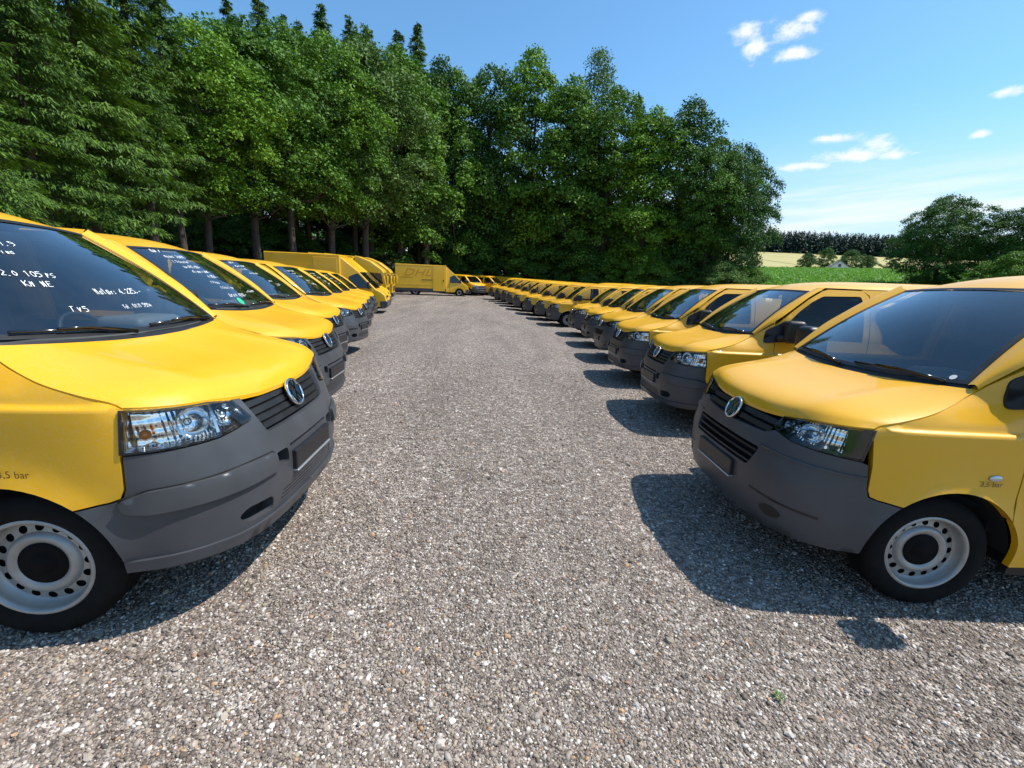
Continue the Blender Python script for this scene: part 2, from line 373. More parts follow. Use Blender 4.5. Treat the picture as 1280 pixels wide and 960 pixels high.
ground_sheet('ground', axis((-260, -60, 20), (-60, -16, 4), (-16, 16, 1.6), (16, 60, 4), (60, 520, 20)), axis((-60, -8, 6), (-8, 60, 2), (60, 200, 5), (200, 700, 20)), MAT['meadow'], -.012, drop=lambda x, y: .35 if -15 < x < 15 and -11 < y < 55 else (.08 if x < 26 and y < 110 else 0))
ground_sheet('gravel_lot', axis((-16, -2, 1.0), (-2, 2, .4), (2, 16, 1.0)), axis((-12, 56, 1.0)), MAT['gravel'], 0)
ground_sheet('forest_floor', axis((-150, -70, 10), (-70, -13, 3), (-13, 27, 2)), axis((-12, 100, 3), (100, 180, 10)), MAT['litter'], .02,
             lambda x, y: x < -13.0 or (y > 53 and x < 24))
ground_sheet('mown_field', axis((60, 520, 12)), axis((164, 420, 8)), MAT['tan'], .05, lambda x, y: x > .35 * y)
ground_sheet('crop_field', axis((16, 200, 4)), axis((38, 152, 3)), MAT['crop'], .05, lambda x, y: x > 20 + .1 * y)

# loose stones on the lot: one uncountable mass, real stones near the viewer
def rock_mesh(seed):
    rnd = random.Random(seed); bm = bmesh.new(); bmesh.ops.create_icosphere(bm, subdivisions=1, radius=1)
    sx, sy, sz = 1, rnd.uniform(.6, .95), rnd.uniform(.4, .7)
    for v in bm.verts:
        k = rnd.uniform(.78, 1.15); v.co = Vector((v.co.x * sx * k, v.co.y * sy * k, v.co.z * sz * k))
    me = bpy.data.meshes.new('stone'); bm.to_mesh(me); bm.free()
    if seed % 2: me.polygons.foreach_set('use_smooth', [True] * len(me.polygons))
    return me

def build_gravel():
    m, nt, b = mat('loose_stone'); N = nt.nodes.new; K = nt.links.new
    at_ = N('ShaderNodeAttribute'); at_.attribute_type = 'INSTANCER'; at_.attribute_name = 'stone_col'
    K(at_.outputs['Color'], b.inputs['Base Color']); b.inputs['Roughness'].default_value = .7
    col = bpy.data.collections.new('stone_shapes')
    for s in range(7):
        me = rock_mesh(s); me.materials.append(m); col.objects.link(bpy.data.objects.new('stone_shape', me))
    rng = np.random.default_rng(5); n = 260000
    d = .75 * (9.5 / .75) ** (rng.random(n) ** .9); a = (rng.random(n) - .5) * R(125)
    x = d * np.sin(a) * 1.0; y = d * np.cos(a)
    keep = (np.abs(x) < 8) & (y > .5); x, y, d = x[keep], y[keep], d[keep]; n = len(x)
    size = np.clip(rng.lognormal(math.log(.0046), .42, n), .003, .024) * (1 + .06 * d)
    z = np.array([gz(a_, b_) for a_, b_ in zip(x, y)]) + size * .18
    me = bpy.data.meshes.new('gravel_stones'); me.vertices.add(n); me.vertices.foreach_set('co', np.stack([x, y, z], 1).ravel().astype(np.float32))
    pal = np.array([(.14, .11, .09), (.21, .175, .145), (.28, .24, .20), (.35, .31, .27), (.25, .22, .20), (.46, .43, .40), (.60, .58, .55), (.72, .70, .67), (.42, .27, .16), (.36, .31, .22), (.10, .09, .085)])
    w = np.array([.12, .17, .18, .15, .12, .10, .06, .03, .02, .03, .02]); ci = rng.choice(len(pal), n, p=w / w.sum())
    cl = np.clip(pal[ci] * np.array([.92, .85, .79]) * rng.uniform(.75, 1.25, (n, 1)), 0, .85)
    ca = me.attributes.new('stone_col', 'FLOAT_COLOR', 'POINT'); ca.data.foreach_set('color', np.concatenate([cl, np.ones((n, 1))], 1).ravel().astype(np.float32))
    sa = me.attributes.new('stone_size', 'FLOAT', 'POINT'); sa.data.foreach_set('value', size.astype(np.float32))
    ra = me.attributes.new('stone_rot', 'FLOAT_VECTOR', 'POINT'); ra.data.foreach_set('vector', (np.stack([rng.normal(0, .35, n), rng.normal(0, .35, n), rng.uniform(0, 6.28, n)], 1)).ravel().astype(np.float32))
    o = link('gravel_stones', me, m); tag(o, 'loose grey and white gravel stones covering the lot', 'gravel', kind='stuff')
    instance_gn(o, col, 'stone_size', 'stone_rot')

def instance_gn(o, col, size_attr, rot_attr):
    ng = bpy.data.node_groups.new('scatter', 'GeometryNodeTree'); ng.interface.new_socket('Geometry', in_out='INPUT', socket_type='NodeSocketGeometry'); ng.interface.new_socket('Geometry', in_out='OUTPUT', socket_type='NodeSocketGeometry')
    N = ng.nodes.new; K = ng.links.new
    gi = N('NodeGroupInput'); go = N('NodeGroupOutput'); ip = N('GeometryNodeInstanceOnPoints'); ci = N('GeometryNodeCollectionInfo')
    ci.inputs['Collection'].default_value = col; ci.inputs['Separate Children'].default_value = True; ci.inputs['Reset Children'].default_value = True
    ip.inputs['Pick Instance'].default_value = True
    rv = N('FunctionNodeRandomValue'); rv.data_type = 'INT'
    [s for s in rv.inputs if s.name == 'Max' and s.type == 'INT'][0].default_value = len(col.objects) - 1
    K([s for s in rv.outputs if s.type == 'INT'][0], ip.inputs['Instance Index'])
    na = N('GeometryNodeInputNamedAttribute'); na.data_type = 'FLOAT'; na.inputs['Name'].default_value = size_attr
    nr = N('GeometryNodeInputNamedAttribute'); nr.data_type = 'FLOAT_VECTOR'; nr.inputs['Name'].default_value = rot_attr
    er = N('FunctionNodeEulerToRotation'); K(nr.outputs[0], er.inputs[0]); K(er.outputs[0], ip.inputs['Rotation'])
    K(na.outputs[0], ip.inputs['Scale'])
    m2p = N('GeometryNodeMeshToPoints'); K(gi.outputs[0], m2p.inputs['Mesh']); K(m2p.outputs[0], ip.inputs['Points']); K(ci.outputs[0], ip.inputs['Instance']); K(ip.outputs[0], go.inputs[0])
    md = o.modifiers.new('scatter', 'NODES'); md.node_group = ng
build_gravel()

# ------------------------------------------------------------------ the delivery van
FA = .92                                    # front axle behind the nose; the van's origin lies on the ground under it
PLAN = [(.075, 0), (.077, .15), (.084, .32), (.103, .48), (.142, .625), (.215, .755), (.325, .855), (.46, .915), (.66, .942), (1.0, .95), (1.6, .953), (2.4, .955), (3.4, .952), (4.3, .943), (4.62, .93), (4.78, .895), (4.86, .81), (4.885, .68), (4.89, .4), (4.89, 0)]
def catmull(P, n=24):
    P = [np.array(p, float) for p in P]; P = [2 * P[0] - P[1]] + P + [2 * P[-1] - P[-2]]; out = []
    for i in range(1, len(P) - 2):
        # centripetal-ish: scale tangents by segment length
        p0, p1, p2, p3 = P[i - 1:i + 3]; L = np.linalg.norm(p2 - p1)
        t1 = (p2 - p0) / (np.linalg.norm(p2 - p1) + np.linalg.norm(p1 - p0)) * L; t2 = (p3 - p1) / (np.linalg.norm(p3 - p2) + np.linalg.norm(p2 - p1)) * L
        for k in range(n):
            t = k / n; out.append((2 * t**3 - 3 * t**2 + 1) * p1 + (t**3 - 2 * t**2 + t) * t1 + (-2 * t**3 + 3 * t**2) * p2 + (t**3 - t**2) * t2)
    out.append(P[-2]); return np.array(out)
_pl = catmull(PLAN); _sl = np.concatenate([[0], np.cumsum(np.linalg.norm(np.diff(_pl, axis=0), axis=1))])
_tn = np.gradient(_pl, _sl, axis=0); _tn /= np.linalg.norm(_tn, axis=1)[:, None]
_side = (_pl[:, 0] > .0) & (_sl < _sl[-1] - 1.2)
S_MAX = _sl[-1]
def sS(u): k = np.argmax(_pl[:, 1] > .93); return float(np.interp(u, _pl[:np.searchsorted(_pl[:, 0], 4.8), 0], _sl[:np.searchsorted(_pl[:, 0], 4.8)]))
def sF(v): k = np.searchsorted(_sl, 1.9); return float(np.interp(v, _pl[:k, 1], _sl[:k]))
FZ = ([.2, .27, .36, .5, .6, .68, .72, .8, .9, 1.0, 1.07, 1.3], [.085, .055, .022, .004, 0, .004, .02, .045, .085, .14, .19, .3])
SZ = ([.2, .3, .45, .75, 1.0, 1.056, 1.070, 1.2, 1.3, 1.5, 1.7, 1.86, 1.95], [.05, .025, .008, 0, 0, .001, .028, .032, .036, .075, .13, .20, .26])
RZ = ([.2, .5, 1.0, 1.2, 1.86, 1.95], [.05, 0, .0, .02, .18, .25])
def _sm(tab, w):
    z = np.linspace(.15, 2.0, 1851); y = np.interp(z, *tab); k = np.exp(-.5 * (np.arange(-3 * w, 3 * w + 1) / w) ** 2); k /= k.sum()
    return z, np.convolve(np.pad(y, 3 * w, mode='edge'), k, 'valid')
FZ = _sm(FZ, 22); SZ = _sm(SZ, 4); RZ = _sm(RZ, 20)
def Q(s, z, off=0.0):
    a = abs(s); sg = 1 if s >= 0 else -1
    u = float(np.interp(a, _sl, _pl[:, 0])); v = float(np.interp(a, _sl, _pl[:, 1])); tu = float(np.interp(a, _sl, _tn[:, 0])); tv = float(np.interp(a, _sl, _tn[:, 1]))
    nu, nv = -tv, tu                      # outward normal in plan
    wf, ws, wr = max(0, -nu) ** 2, nv * nv, max(0, nu) ** 2
    ins = wf * np.interp(z, *FZ) + ws * np.interp(z, *SZ) + wr * np.interp(z, *RZ)
    ins += ws * .13 * smooth(z, 1.07, 1.31) * (1 - smooth(u, .95, 1.36))
    for cu in (.92, 3.92):
        r = math.hypot(u - cu, z - .335); ins -= ws * .02 * math.exp(-((r - .41) / .045) ** 2) * smooth(z, .2, .5)
    k = ins - off
    return Vector((FA - (u - nu * k), sg * (v - nv * k), z))

def resample(poly, step):
    out = []
    for i, p in enumerate(poly):
        q = poly[(i + 1) % len(poly)]; n = max(1, int(math.ceil(math.hypot(q[0] - p[0], q[1] - p[1]) / step)))
        out += [(p[0] + (q[0] - p[0]) * k / n, p[1] + (q[1] - p[1]) * k / n) for k in range(n)]
    return out
def inside(x, y, poly):
    c = False; j = len(poly) - 1
    for i in range(len(poly)):
        xi, yi = poly[i]; xj, yj = poly[j]
        if (yi > y) != (yj > y) and x < (xj - xi) * (y - yi) / (yj - yi) + xi: c = not c
        j = i
    return c
def near_edge(x, y, polys, d):
    for poly in polys:
        for p in poly:
            if abs(p[0] - x) < d and abs(p[1] - y) < d: return True
    return False
def fillet(poly, r, n=4):
    out = []
    for i, p in enumerate(poly):
        a = poly[i - 1]; b = poly[(i + 1) % len(poly)]
        la = math.hypot(a[0] - p[0], a[1] - p[1]); lb = math.hypot(b[0] - p[0], b[1] - p[1]); k = min(r, la * .45, lb * .45)
        p0 = (p[0] + (a[0] - p[0]) / la * k, p[1] + (a[1] - p[1]) / la * k); p1 = (p[0] + (b[0] - p[0]) / lb * k, p[1] + (b[1] - p[1]) / lb * k)
        for j in range(n + 1):
            t = j / n; out.append(tuple((1 - t) ** 2 * p0[q] + 2 * t * (1 - t) * p[q] + t * t * p1[q] for q in (0, 1)))
    return out

def panel(name, poly, m, parent, holes=(), off=0.0, depth=.025, step=.05, surf=Q, grid=.07, zrows=()):
    """sheet cut out of the body surface: constrained triangulation in (s,z), returned edges all round"""
    loops = [resample(poly, step)] + [resample(h, step) for h in holes]
    pts, edges = [], []
    for lp in loops:
        b = len(pts); pts += lp; edges += [(b + i, b + (i + 1) % len(lp)) for i in range(len(lp))]
    xs = [p[0] for p in loops[0]]; ys = [p[1] for p in loops[0]]
    gx = np.arange(min(xs) + grid / 2, max(xs), grid); gy = np.arange(min(ys) + grid / 2, max(ys), grid)
    for x in gx:
        for y in gy:
            if inside(x, y, loops[0]) and not any(inside(x, y, h) for h in loops[1:]) and not near_edge(x, y, loops, grid * .42) and not any(abs(y - q) < .03 for q in zrows): pts.append((float(x), float(y)))
    for y in zrows:
        last = None
        for x in np.arange(min(xs) + .02, max(xs), .06):
            if inside(x, y, loops[0]) and not any(inside(x, y, h) for h in loops[1:]) and not near_edge(x, y, loops, .014):
                if last is not None and abs(x - last[0]) < .065: edges.append((last[1], len(pts)))
                last = (x, len(pts)); pts.append((float(x), float(y)))
    vs, es, fs, ov, oe, of = delaunay_2d_cdt([Vector(p) for p in pts], edges, [], 0, 1e-6)
    tri = []
    for f in fs:
        cx = sum(vs[i].x for i in f) / 3; cy = sum(vs[i].y for i in f) / 3
        if inside(cx, cy, loops[0]) and not any(inside(cx, cy, h) for h in loops[1:]): tri.append(tuple(f))
    V = [surf(p.x, p.y, off) for p in vs]; V2 = []
    cnt = {}
    for f in tri:
        for a, b in ((f[0], f[1]), (f[1], f[2]), (f[2], f[0])): cnt[(a, b)] = cnt.get((a, b), 0) + 1
    F = list(tri)
    if depth:
        m_ = {}
        for a, b in list(cnt):
            if (b, a) not in cnt:
                for k in (a, b):
                    if k not in m_:
                        m_[k] = (len(V), len(V) + 1); V.append(V[k].copy()); V.append(surf(vs[k].x, vs[k].y, off - depth))
                F.append((m_[b][0], m_[a][0], m_[a][1], m_[b][1]))
    return from_py(name, V, F, m, parent)

def arc(cu, cz, r, a0, a1, n):
    return [(cu + r * math.cos(R(a0 + (a1 - a0) * k / n)), cz + r * math.sin(R(a0 + (a1 - a0) * k / n))) for k in range(n + 1)]
def side(pts, sg=1): 
    p = [(sg * sS(u), z) for u, z in pts]
    return p if sg > 0 else p[::-1]
def mir(half):
    """half outline from top centre to bottom centre on s>0, mirrored to a full loop"""
    return [(0, half[0][1])] * 0 + half + [(-s, z) for s, z in half[::-1] if s > 1e-6]

def curve_pts(pts, n):
    c = catmull(pts, 16); L = np.concatenate([[0], np.cumsum(np.linalg.norm(np.diff(c, axis=0), axis=1))]); t = np.linspace(0, L[-1], n)
    return np.stack([np.interp(t, L, c[:, k]) for k in range(c.shape[1])], 1)

def coons(c0, c1, d0, d1, bulge=None):
    """c0,c1: front and rear rows (na x 3); d0,d1: left and right columns (nb x 3)"""
    na, nb = len(c0), len(d0); P = np.zeros((nb, na, 3))
    for j in range(nb):
        b = j / (nb - 1)
        for i in range(na):
            a = i / (na - 1)
            P[j, i] = (1 - b) * c0[i] + b * c1[i] + (1 - a) * d0[j] + a * d1[j] - ((1 - a) * (1 - b) * c0[0] + a * (1 - b) * c0[-1] + (1 - a) * b * c1[0] + a * b * c1[-1])
            if bulge is not None: P[j, i] += bulge(a, b)
    return P
def grid_obj(name, P, m, parent, flip=False, cells=None, rim=0.0):
    nb, na = P.shape[:2]; V = [tuple(p) for p in P.reshape(-1, 3)]; F = []
    for j in range(nb - 1):
        for i in range(na - 1):
            if cells and not cells(i, j): continue
            q = (j * na + i, j * na + i + 1, (j + 1) * na + i + 1, (j + 1) * na + i); F.append(q[::-1] if flip else q)
    if rim:
        loop = [(0, i) for i in range(na)] + [(j, na - 1) for j in range(1, nb)] + [(nb - 1, i) for i in range(na - 2, -1, -1)] + [(j, 0) for j in range(nb - 2, 0, -1)]
        b = len(V)
        for j, i in loop: V.append(tuple(P[j, i]))
        for j, i in loop: V.append((P[j, i][0], P[j, i][1] * .995, P[j, i][2] - rim))
        n = len(loop)
        for k in range(n):
            k2 = (k + 1) % n; q = (b + k, b + n + k, b + n + k2, b + k2); F.append(q[::-1] if flip else q)
    return from_py(name, V, F, m, parent)

def A(u, v, z): return np.array([FA - u, v, z])
SH = [(.45, 1.06), (.50, 1.082), (.60, 1.108), (.76, 1.152), (.90, 1.205), (.99, 1.248), (1.035, 1.275)]     # hood shut line on the flank
PIL = [(1.035, 1.275), (1.24, 1.455), (1.45, 1.62), (1.62, 1.745), (1.82, 1.86)]                                # outer edge of the windscreen pillar
def hood_z(s):
    ks = [0, sF(.3), sF(.5), sF(.7), sS(.45)]; return float(np.interp(abs(s), ks, [.985, .992, 1.008, 1.032, 1.06]))

def wheel(parent, x, y, sg, name='wheel', r=.335, w=.215, rim_r=.222):
    W = empty(name, (x, y, r)); W.parent = parent
    bm = bmesh.new(); h = w / 2
    lathe(bm, [(rim_r - .005, -h * .8), (rim_r + .004, -h * .92), (rim_r + .02, -h * .98), (r - .07, -h * 1.04), (r - .03, -h * .98), (r - .008, -h * .80), (r, -h * .6), (r, -h * .52), (r - .009, -h * .5), (r - .009, -h * .44), (r, -h * .42), (r, -.03), (r - .009, -.027), (r - .009, -.015), (r, -.012), (r, .012), (r - .009, .015), (r - .009, .027), (r, .03), (r, h * .6), (r - .01, h * .8), (r - .03, h * .98), (rim_r, h * .9)], 48)
    t = from_bm('tyre', bm, MAT['rubber'], W, True)
    bm = bmesh.new()
    lathe(bm, [(rim_r + .004, -h * .9), (rim_r - .004, -h * .96), (rim_r - .014, -h * .93), (rim_r - .018, -h * .75), (rim_r - .024, -h * .45), (rim_r - .036, -h * .36)], 48)
    # disc with round vent holes
    n = 16; r0, r1 = rim_r - .036, rim_r - .076
    lathe(bm, [(r1, -h * .44), (r1 - .012, -h * .62), (r1 - .026, -h * .66), (r1 - .040, -h * .58), (.075, -h * .40)], 48)
    yy = lambda rr: -h * (.36 + .08 * (r0 - rr) / (r0 - r1))
    rm = (r0 + r1) / 2; hr = .0180
    for k in range(n):
        a0 = 2 * math.pi * k / n; half = math.pi / n
        ring = []; outer = []
        for q in range(16):
            t_ = 2 * math.pi * q / 16; dr = math.cos(t_); dt = math.sin(t_)
            rr = rm + hr * dr; aa = a0 + hr * dt / rm; ring.append(bm.verts.new((rr * math.cos(aa), yy(rr), rr * math.sin(aa))))
            mm = max(abs(dr), abs(dt)); ro = rm + (r0 - rm) * dr / mm; ao = a0 + half * dt / mm; outer.append(bm.verts.new((ro * math.cos(ao), yy(ro), ro * math.sin(ao))))
        for q in range(16): bm.faces.new((ring[q], ring[(q + 1) % 16], outer[(q + 1) % 16], outer[q]))
    rimo = from_bm('rim', bm, MAT['steel'], W, True)
    bm = bmesh.new(); lathe(bm, [(.100, -h * .40), (.096, -h * .56), (.07, -h * .55), (.045, -h * .56), (.04, -h * .64), (.0, -h * .66)], 32); from_bm('hub_cap', bm, MAT['cap'], W, True)
    bm = bmesh.new(); lathe(bm, [(rim_r - .02, h * .5), (rim_r - .02, -h * .2), (0, -h * .15)], 24); from_bm('brake_drum', bm, MAT['shell'], W, True)
    if sg > 0: W.rotation_euler = (0, 0, math.pi)
    return W

def emblem(parent, c, nrm, r):
    """round chrome badge: ring, V over W"""
    e = empty('emblem'); e.parent = parent
    bm = bmesh.new(); lathe(bm, [(r * .98, .004), (r, -.006), (r * .95, -.014), (r * .87, -.012), (r * .85, 0)], 40); from_bm('badge_ring', bm, MAT['chrome'], e, True)
    bm = bmesh.new(); lathe(bm, [(r * .9, -.001), (0, -.003)], 32); from_bm('badge_disc', bm, MAT['gloss_black'], e, True)
    bm = bmesh.new(); w = r * .16
    def stroke(p0, p1):
        p0, p1 = Vector(p0) * r, Vector(p1) * r; d = (p1 - p0).normalized(); n_ = Vector((-d.y, d.x)) * w / 2
        vs = [bm.verts.new((q.x, yy, q.y)) for yy in (-.003, -.012) for q in (p0 + n_, p1 + n_, p1 - n_, p0 - n_)]
        for q in ((0, 1, 2, 3), (7, 6, 5, 4), (0, 4, 5, 1), (1, 5, 6, 2), (2, 6, 7, 3), (3, 7, 4, 0)): bm.faces.new([vs[i] for i in q])
    for sx in (-1, 1):
        stroke((sx * .36, .82), (0, .12)); stroke((sx * .80, .36), (sx * .42, -.72)); stroke((sx * .42, -.72), (0, .02))
    from_bm('badge_letters', bm, MAT['chrome'], e)
    q = Vector(nrm).to_track_quat('-Y', 'Z'); e.rotation_mode = 'QUATERNION'; e.rotation_quaternion = q; e.location = c
    return e

def make_van(facelift=False, kombi=False):
    T = empty('delivery_van')
    yel, pls, blk = MAT['yellow'], MAT['plastic'], MAT['black']
    # hood
    na, nb = 41, 25; sh = sS(.45)
    c0 = np.array([Q(s, hood_z(s), .004) for s in np.linspace(-sh, sh, na)])
    shp = curve_pts(SH, nb); d1 = np.array([Q(sS(u), z, .004) for u, z in shp]); d0 = d1 * [1, -1, 1]
    half = curve_pts([d1[-1], A(.99, .70, 1.268), A(.945, .48, 1.253), A(.915, .24, 1.241), A(.90, 0, 1.238)], na // 2 + 1)
    c1 = np.concatenate([(half * [1, -1, 1]), half[::-1][1:]])
    def bul(a, b):
        k = (2 * a - 1); rise = .062 * (math.sin(math.pi * b ** .55)) * (1 - abs(k) ** 3.2)
        crease = .012 * math.exp(-((abs(k) - .62) / .10) ** 2) * math.sin(math.pi * b)
        return np.array([.025 * math.sin(math.pi * b ** .5) * (1 - k * k) * (1 - b), 0, rise + crease])
    hood = grid_obj('hood', coons(c0, c1, d0, d1, bul), yel, T, rim=.02)
    # windscreen, seal, cowl
    nw, nh = 49, 31; aa = np.linspace(-1, 1, nw)
    wb = np.array([A(.945 + .085 * a * a, .755 * a, 1.262 + .028 * a * a) for a in aa]); wt = np.array([A(1.655 + .085 * a * a, .61 * a, 1.836 - .016 * a * a) for a in aa])
    P = np.zeros((nh, nw, 3))
    for j in range(nh):
        b = j / (nh - 1); P[j] = (1 - b) * wb + b * wt + np.array([.028, 0, .032]) * math.sin(math.pi * b) * (1 - .3 * aa[:, None] ** 2)
    ws = grid_obj('windscreen', P, MAT['ws'], T)
    S = P.copy() + np.array([.003, 0, .003])
    grid_obj('windscreen_seal', S, blk, ws, cells=lambda i, j: i in (0, nw - 2) or j in (0, nh - 2))
    cow = np.stack([c1 - [0, 0, .012], np.array([wb[min(nw - 1, int(round(i / (na - 1) * (nw - 1))))] * .5 + c1[i] * .5 - [0, 0, .02] for i in range(na)]), np.array([np.array([np.interp(i / (na - 1), np.linspace(0, 1, nw), wb[:, k]) for k in range(3)]) - [0, 0, .006] for i in range(na)])])
    grid_obj('cowl', cow, blk, T)
    for y0, y1 in ((.62, .02), (-.10, -.66)):
        bm = bmesh.new()
        def wp(y, b, o):
            i = (y / .72 + 1) / 2 * (nw - 1); i = max(0, min(nw - 1, i)); jj = b * (nh - 1)
            p = np.array([np.interp(i, np.arange(nw), P[int(jj), :, k]) for k in range(3)]); return Vector(p) + Vector((.7, 0, .75)) * o
        tube(bm, [wp(y0, 0, .01), wp(y0 * .55 + y1 * .45, .05, .035), wp(y0 * .3 + y1 * .7, .05, .03)], [.012, .009, .006], 6)
        tube(bm, [wp(y0 * .75 + y1 * .25, .05, .016), wp((y0 + y1) / 2, .05, .018), wp(y1, .05, .016)], .008, 6)
        from_bm('wiper', bm, MAT['gloss_black'], T, True)
    # windscreen pillars and roof
    pil = curve_pts(PIL, nh); po = np.array([Q(sS(u), z, .004) for u, z in pil]); wedge = P[:, -1]
    for sg in (1, -1):
        K_ = np.zeros((nh, 6, 3))
        for j in range(nh):
            for i in range(6):
                t = i / 5; K_[j, i] = (1 - t) * wedge[j] + t * po[j] + np.array([.012, .02, .018]) * math.sin(math.pi * t)
        grid_obj('windscreen_pillar', K_ * [1, sg, 1], yel, T, flip=sg < 0)
    nr = 41
    rail = np.array([Q(sS(u), 1.86, .004) for u in np.linspace(1.82, 4.70, nr)])
    ed = np.concatenate([po[-1:], (po[-1:] + wt[-1:]) / 2 + [[.012, .0, .018]], wt[::-1], (po[-1:] + wt[-1:]) / 2 * [[1, -1, 1]] + [[.012, 0, .018]], po[-1:] * [1, -1, 1]])[::-1]
    n_a = len(ed); rs = sS(4.70); rear = np.array([Q(s, 1.86, .004) if True else None for s in np.concatenate([-np.linspace(rs, S_MAX, n_a // 2 + 1), np.linspace(S_MAX, rs, n_a // 2 + 1)[1:]])])
    def rb(a, b):
        k = 2 * a - 1; return np.array([0, 0, .125 * (1 - abs(k) ** 2.6) * (1 - (1 - b) ** 11) * (1 - .55 * b ** 9)])
    grid_obj('roof', coons(ed, rear, rail * [1, -1, 1], rail, rb), yel, T)
    # flanks
    hw = arc(.92, .335, .41, 0, 180, 1)
    ang = lambda u, z: math.degrees(math.atan2(z - .335, u - .92))
    for sg in (1, -1):
        fen = [(.475, .852), (.478, .72), (.492, .682), (.53, .668), (.648, .646)] + arc(.92, .335, .41, 131, 39.5, 14) + [(1.238, .62), (1.238, 1.425)] + [(u, z - .009) for u, z in PIL[:1]] + [(u, z - .009) for u, z in SH[::-1]]
        fo = panel('front_fender', side(fen, sg), yel, T, depth=.05, zrows=(1.04, 1.052, 1.058, 1.063, 1.068, 1.075, 1.088))
        if True:
            p = Q(sg * sS(1.10), .83, .004); bm = bmesh.new(); bmesh.ops.create_uvsphere(bm, u_segments=12, v_segments=6, radius=1)
            for v in bm.verts: v.co = Vector((v.co.x * .038, v.co.y * .008, v.co.z * .018)) + p
            if facelift: from_bm('side_repeater', bm, MAT['silver'], fo, True)
            else: bm.free()
        # wording pressed over the wheel arch
        pm = Matrix.Translation(Q(sg * sS(1.02 if sg > 0 else .90), .785, .005)) @ Euler((R(90), 0, math.pi if sg > 0 else 0)).to_matrix().to_4x4()
        text_mesh('tyre_pressure_print', '3,5 bar', .042, MAT['ink'], fo, pm)
        door = arc(.92, .335, .41, 37.5, -4, 8) + [(1.34, .30), (2.33, .30), (2.33, 1.78), (2.27, 1.842), (1.86, 1.842), (1.80, 1.822)] + [(1.62, 1.715), (1.45, 1.588), (1.246, 1.405)]
        win = fillet([(1.335, 1.245), (1.385, 1.452), (1.50, 1.57), (1.66, 1.695), (1.79, 1.762), (2.24, 1.775), (2.262, 1.66), (2.262, 1.245)], .03)
        do = panel('front_door', side(door, sg), yel, T, holes=[side(win, sg)], depth=.035, zrows=(1.04, 1.052, 1.058, 1.063, 1.068, 1.075, 1.088))
        panel('door_window', side(win, sg), MAT['side'], do, off=-.012, depth=0)
        fr = [((u - 1.8) * .985 + 1.8, (z - 1.5) * .975 + 1.5) for u, z in win]
        panel('window_seal', side(win, sg), blk, do, holes=[side(fr, sg)], off=-.008, depth=0)
        bm = bmesh.new(); c = Q(sg * sS(2.16), 1.03, .018); box(bm, c.x - .09, c.x + .09, c.y - .014, c.y + .014, c.z - .016, c.z + .016, .01); from_bm('door_handle', bm, blk, do, True)
        # sail and mirror
        mi = empty('mirror'); mi.parent = T
        panel('mirror_base', side(fillet([(1.12, 1.19), (1.15, 1.34), (1.36, 1.47), (1.40, 1.22)], .03), sg), blk, mi, off=.012, depth=.02)
        c = Q(sg * sS(1.36), 1.34, 0); bm = bmesh.new()
        tube(bm, [c + Vector((.02, 0, -.08)), c + Vector((.06, sg * .10, -.07))], [.045, .03], 8)
        box(bm, c.x - .02, c.x + .13, c.y + sg * .05 - (0 if sg > 0 else .21), c.y + sg * .05 + (.21 if sg > 0 else 0), c.z - .13, c.z + .13, .05, 4)
        from_bm('mirror_housing', bm, blk, mi, True)
        bm = bmesh.new(); y0, y1 = sorted((c.y + sg * .075, c.y + sg * .235)); box(bm, c.x - .026, c.x - .022, y0, y1, c.z - .105, c.z + .105, .001, 1); from_bm('mirror_glass', bm, MAT['chrome'], mi)
        # load-bay wall with pressed fields; far-door vans carry a window here
        back = [(2.342, .30), (3.50, .30)] + arc(3.92, .335, .41, 183, -4, 18) + [(4.36, .30), (4.69, .34), (4.69, 1.856), (2.25, 1.856), (2.342, 1.79)]
        f1 = fillet([(2.46, 1.20), (3.38, 1.20), (3.38, 1.74), (2.46, 1.76)], .06); f2 = fillet([(3.54, 1.20), (4.56, 1.20), (4.50, 1.70), (3.54, 1.735)], .06)
        so = panel('side_panel', side(back, sg), yel, T, holes=[side(f1, sg), side(f2, sg)], depth=.03, grid=.12, step=.07)
        for f in (f1, f2):
            if kombi: panel('side_window', side(f, sg), MAT['gloss_black'], so, off=-.010, depth=0, grid=.12)
            else: panel('pressed_field', side(f, sg), yel, so, off=-.014, depth=0, grid=.12)
        bm = bmesh.new(); pts = [Q(sg * sS(u), 1.08, .004) for u in (3.4, 3.8, 4.2, 4.62)]; tube(bm, pts, .012, 6); from_bm('slide_rail', bm, blk, so, True)
        p2 = panel('sill', side([(1.345, .29), (3.50, .29), (3.50, .235), (1.36, .235)], sg), blk, T, off=-.01, depth=.05)
        panel('tail_lamp', side(fillet([(4.70, .95), (4.755, .95), (4.755, 1.45), (4.70, 1.45)], .015), sg), MAT['red'], T, off=.004, depth=.02)
    rs0 = sS(4.70); tg = [(rs0 + .008, .42), (rs0 + .008, 1.856)]
    def Qr(s, z, off=0.0): return Q(s if s <= S_MAX else -(2 * S_MAX - s), z, off)
    tp = [(rs0 + .01, .50), (2 * S_MAX - rs0 - .01, .50), (2 * S_MAX - rs0 - .01, 1.856), (rs0 + .01, 1.856)]
    tw = fillet([(S_MAX - .6, 1.2), (S_MAX + .6, 1.2), (S_MAX + .56, 1.72), (S_MAX - .56, 1.72)], .06)
    tgo = panel('tailgate', tp, yel, T, holes=[tw], depth=.03, surf=Qr, grid=.14, step=.1); panel('rear_window', tw, MAT['gloss_black'], tgo, off=-.01, depth=0, surf=Qr, grid=.2)
    panel('rear_bumper', [(rs0, .26), (2 * S_MAX - rs0, .26), (2 * S_MAX - rs0, .49), (rs0, .49)], pls, T, surf=Qr, off=.02, depth=.05, grid=.14, step=.1)
    # nose: grille, lamps, bumper
    uo = .475
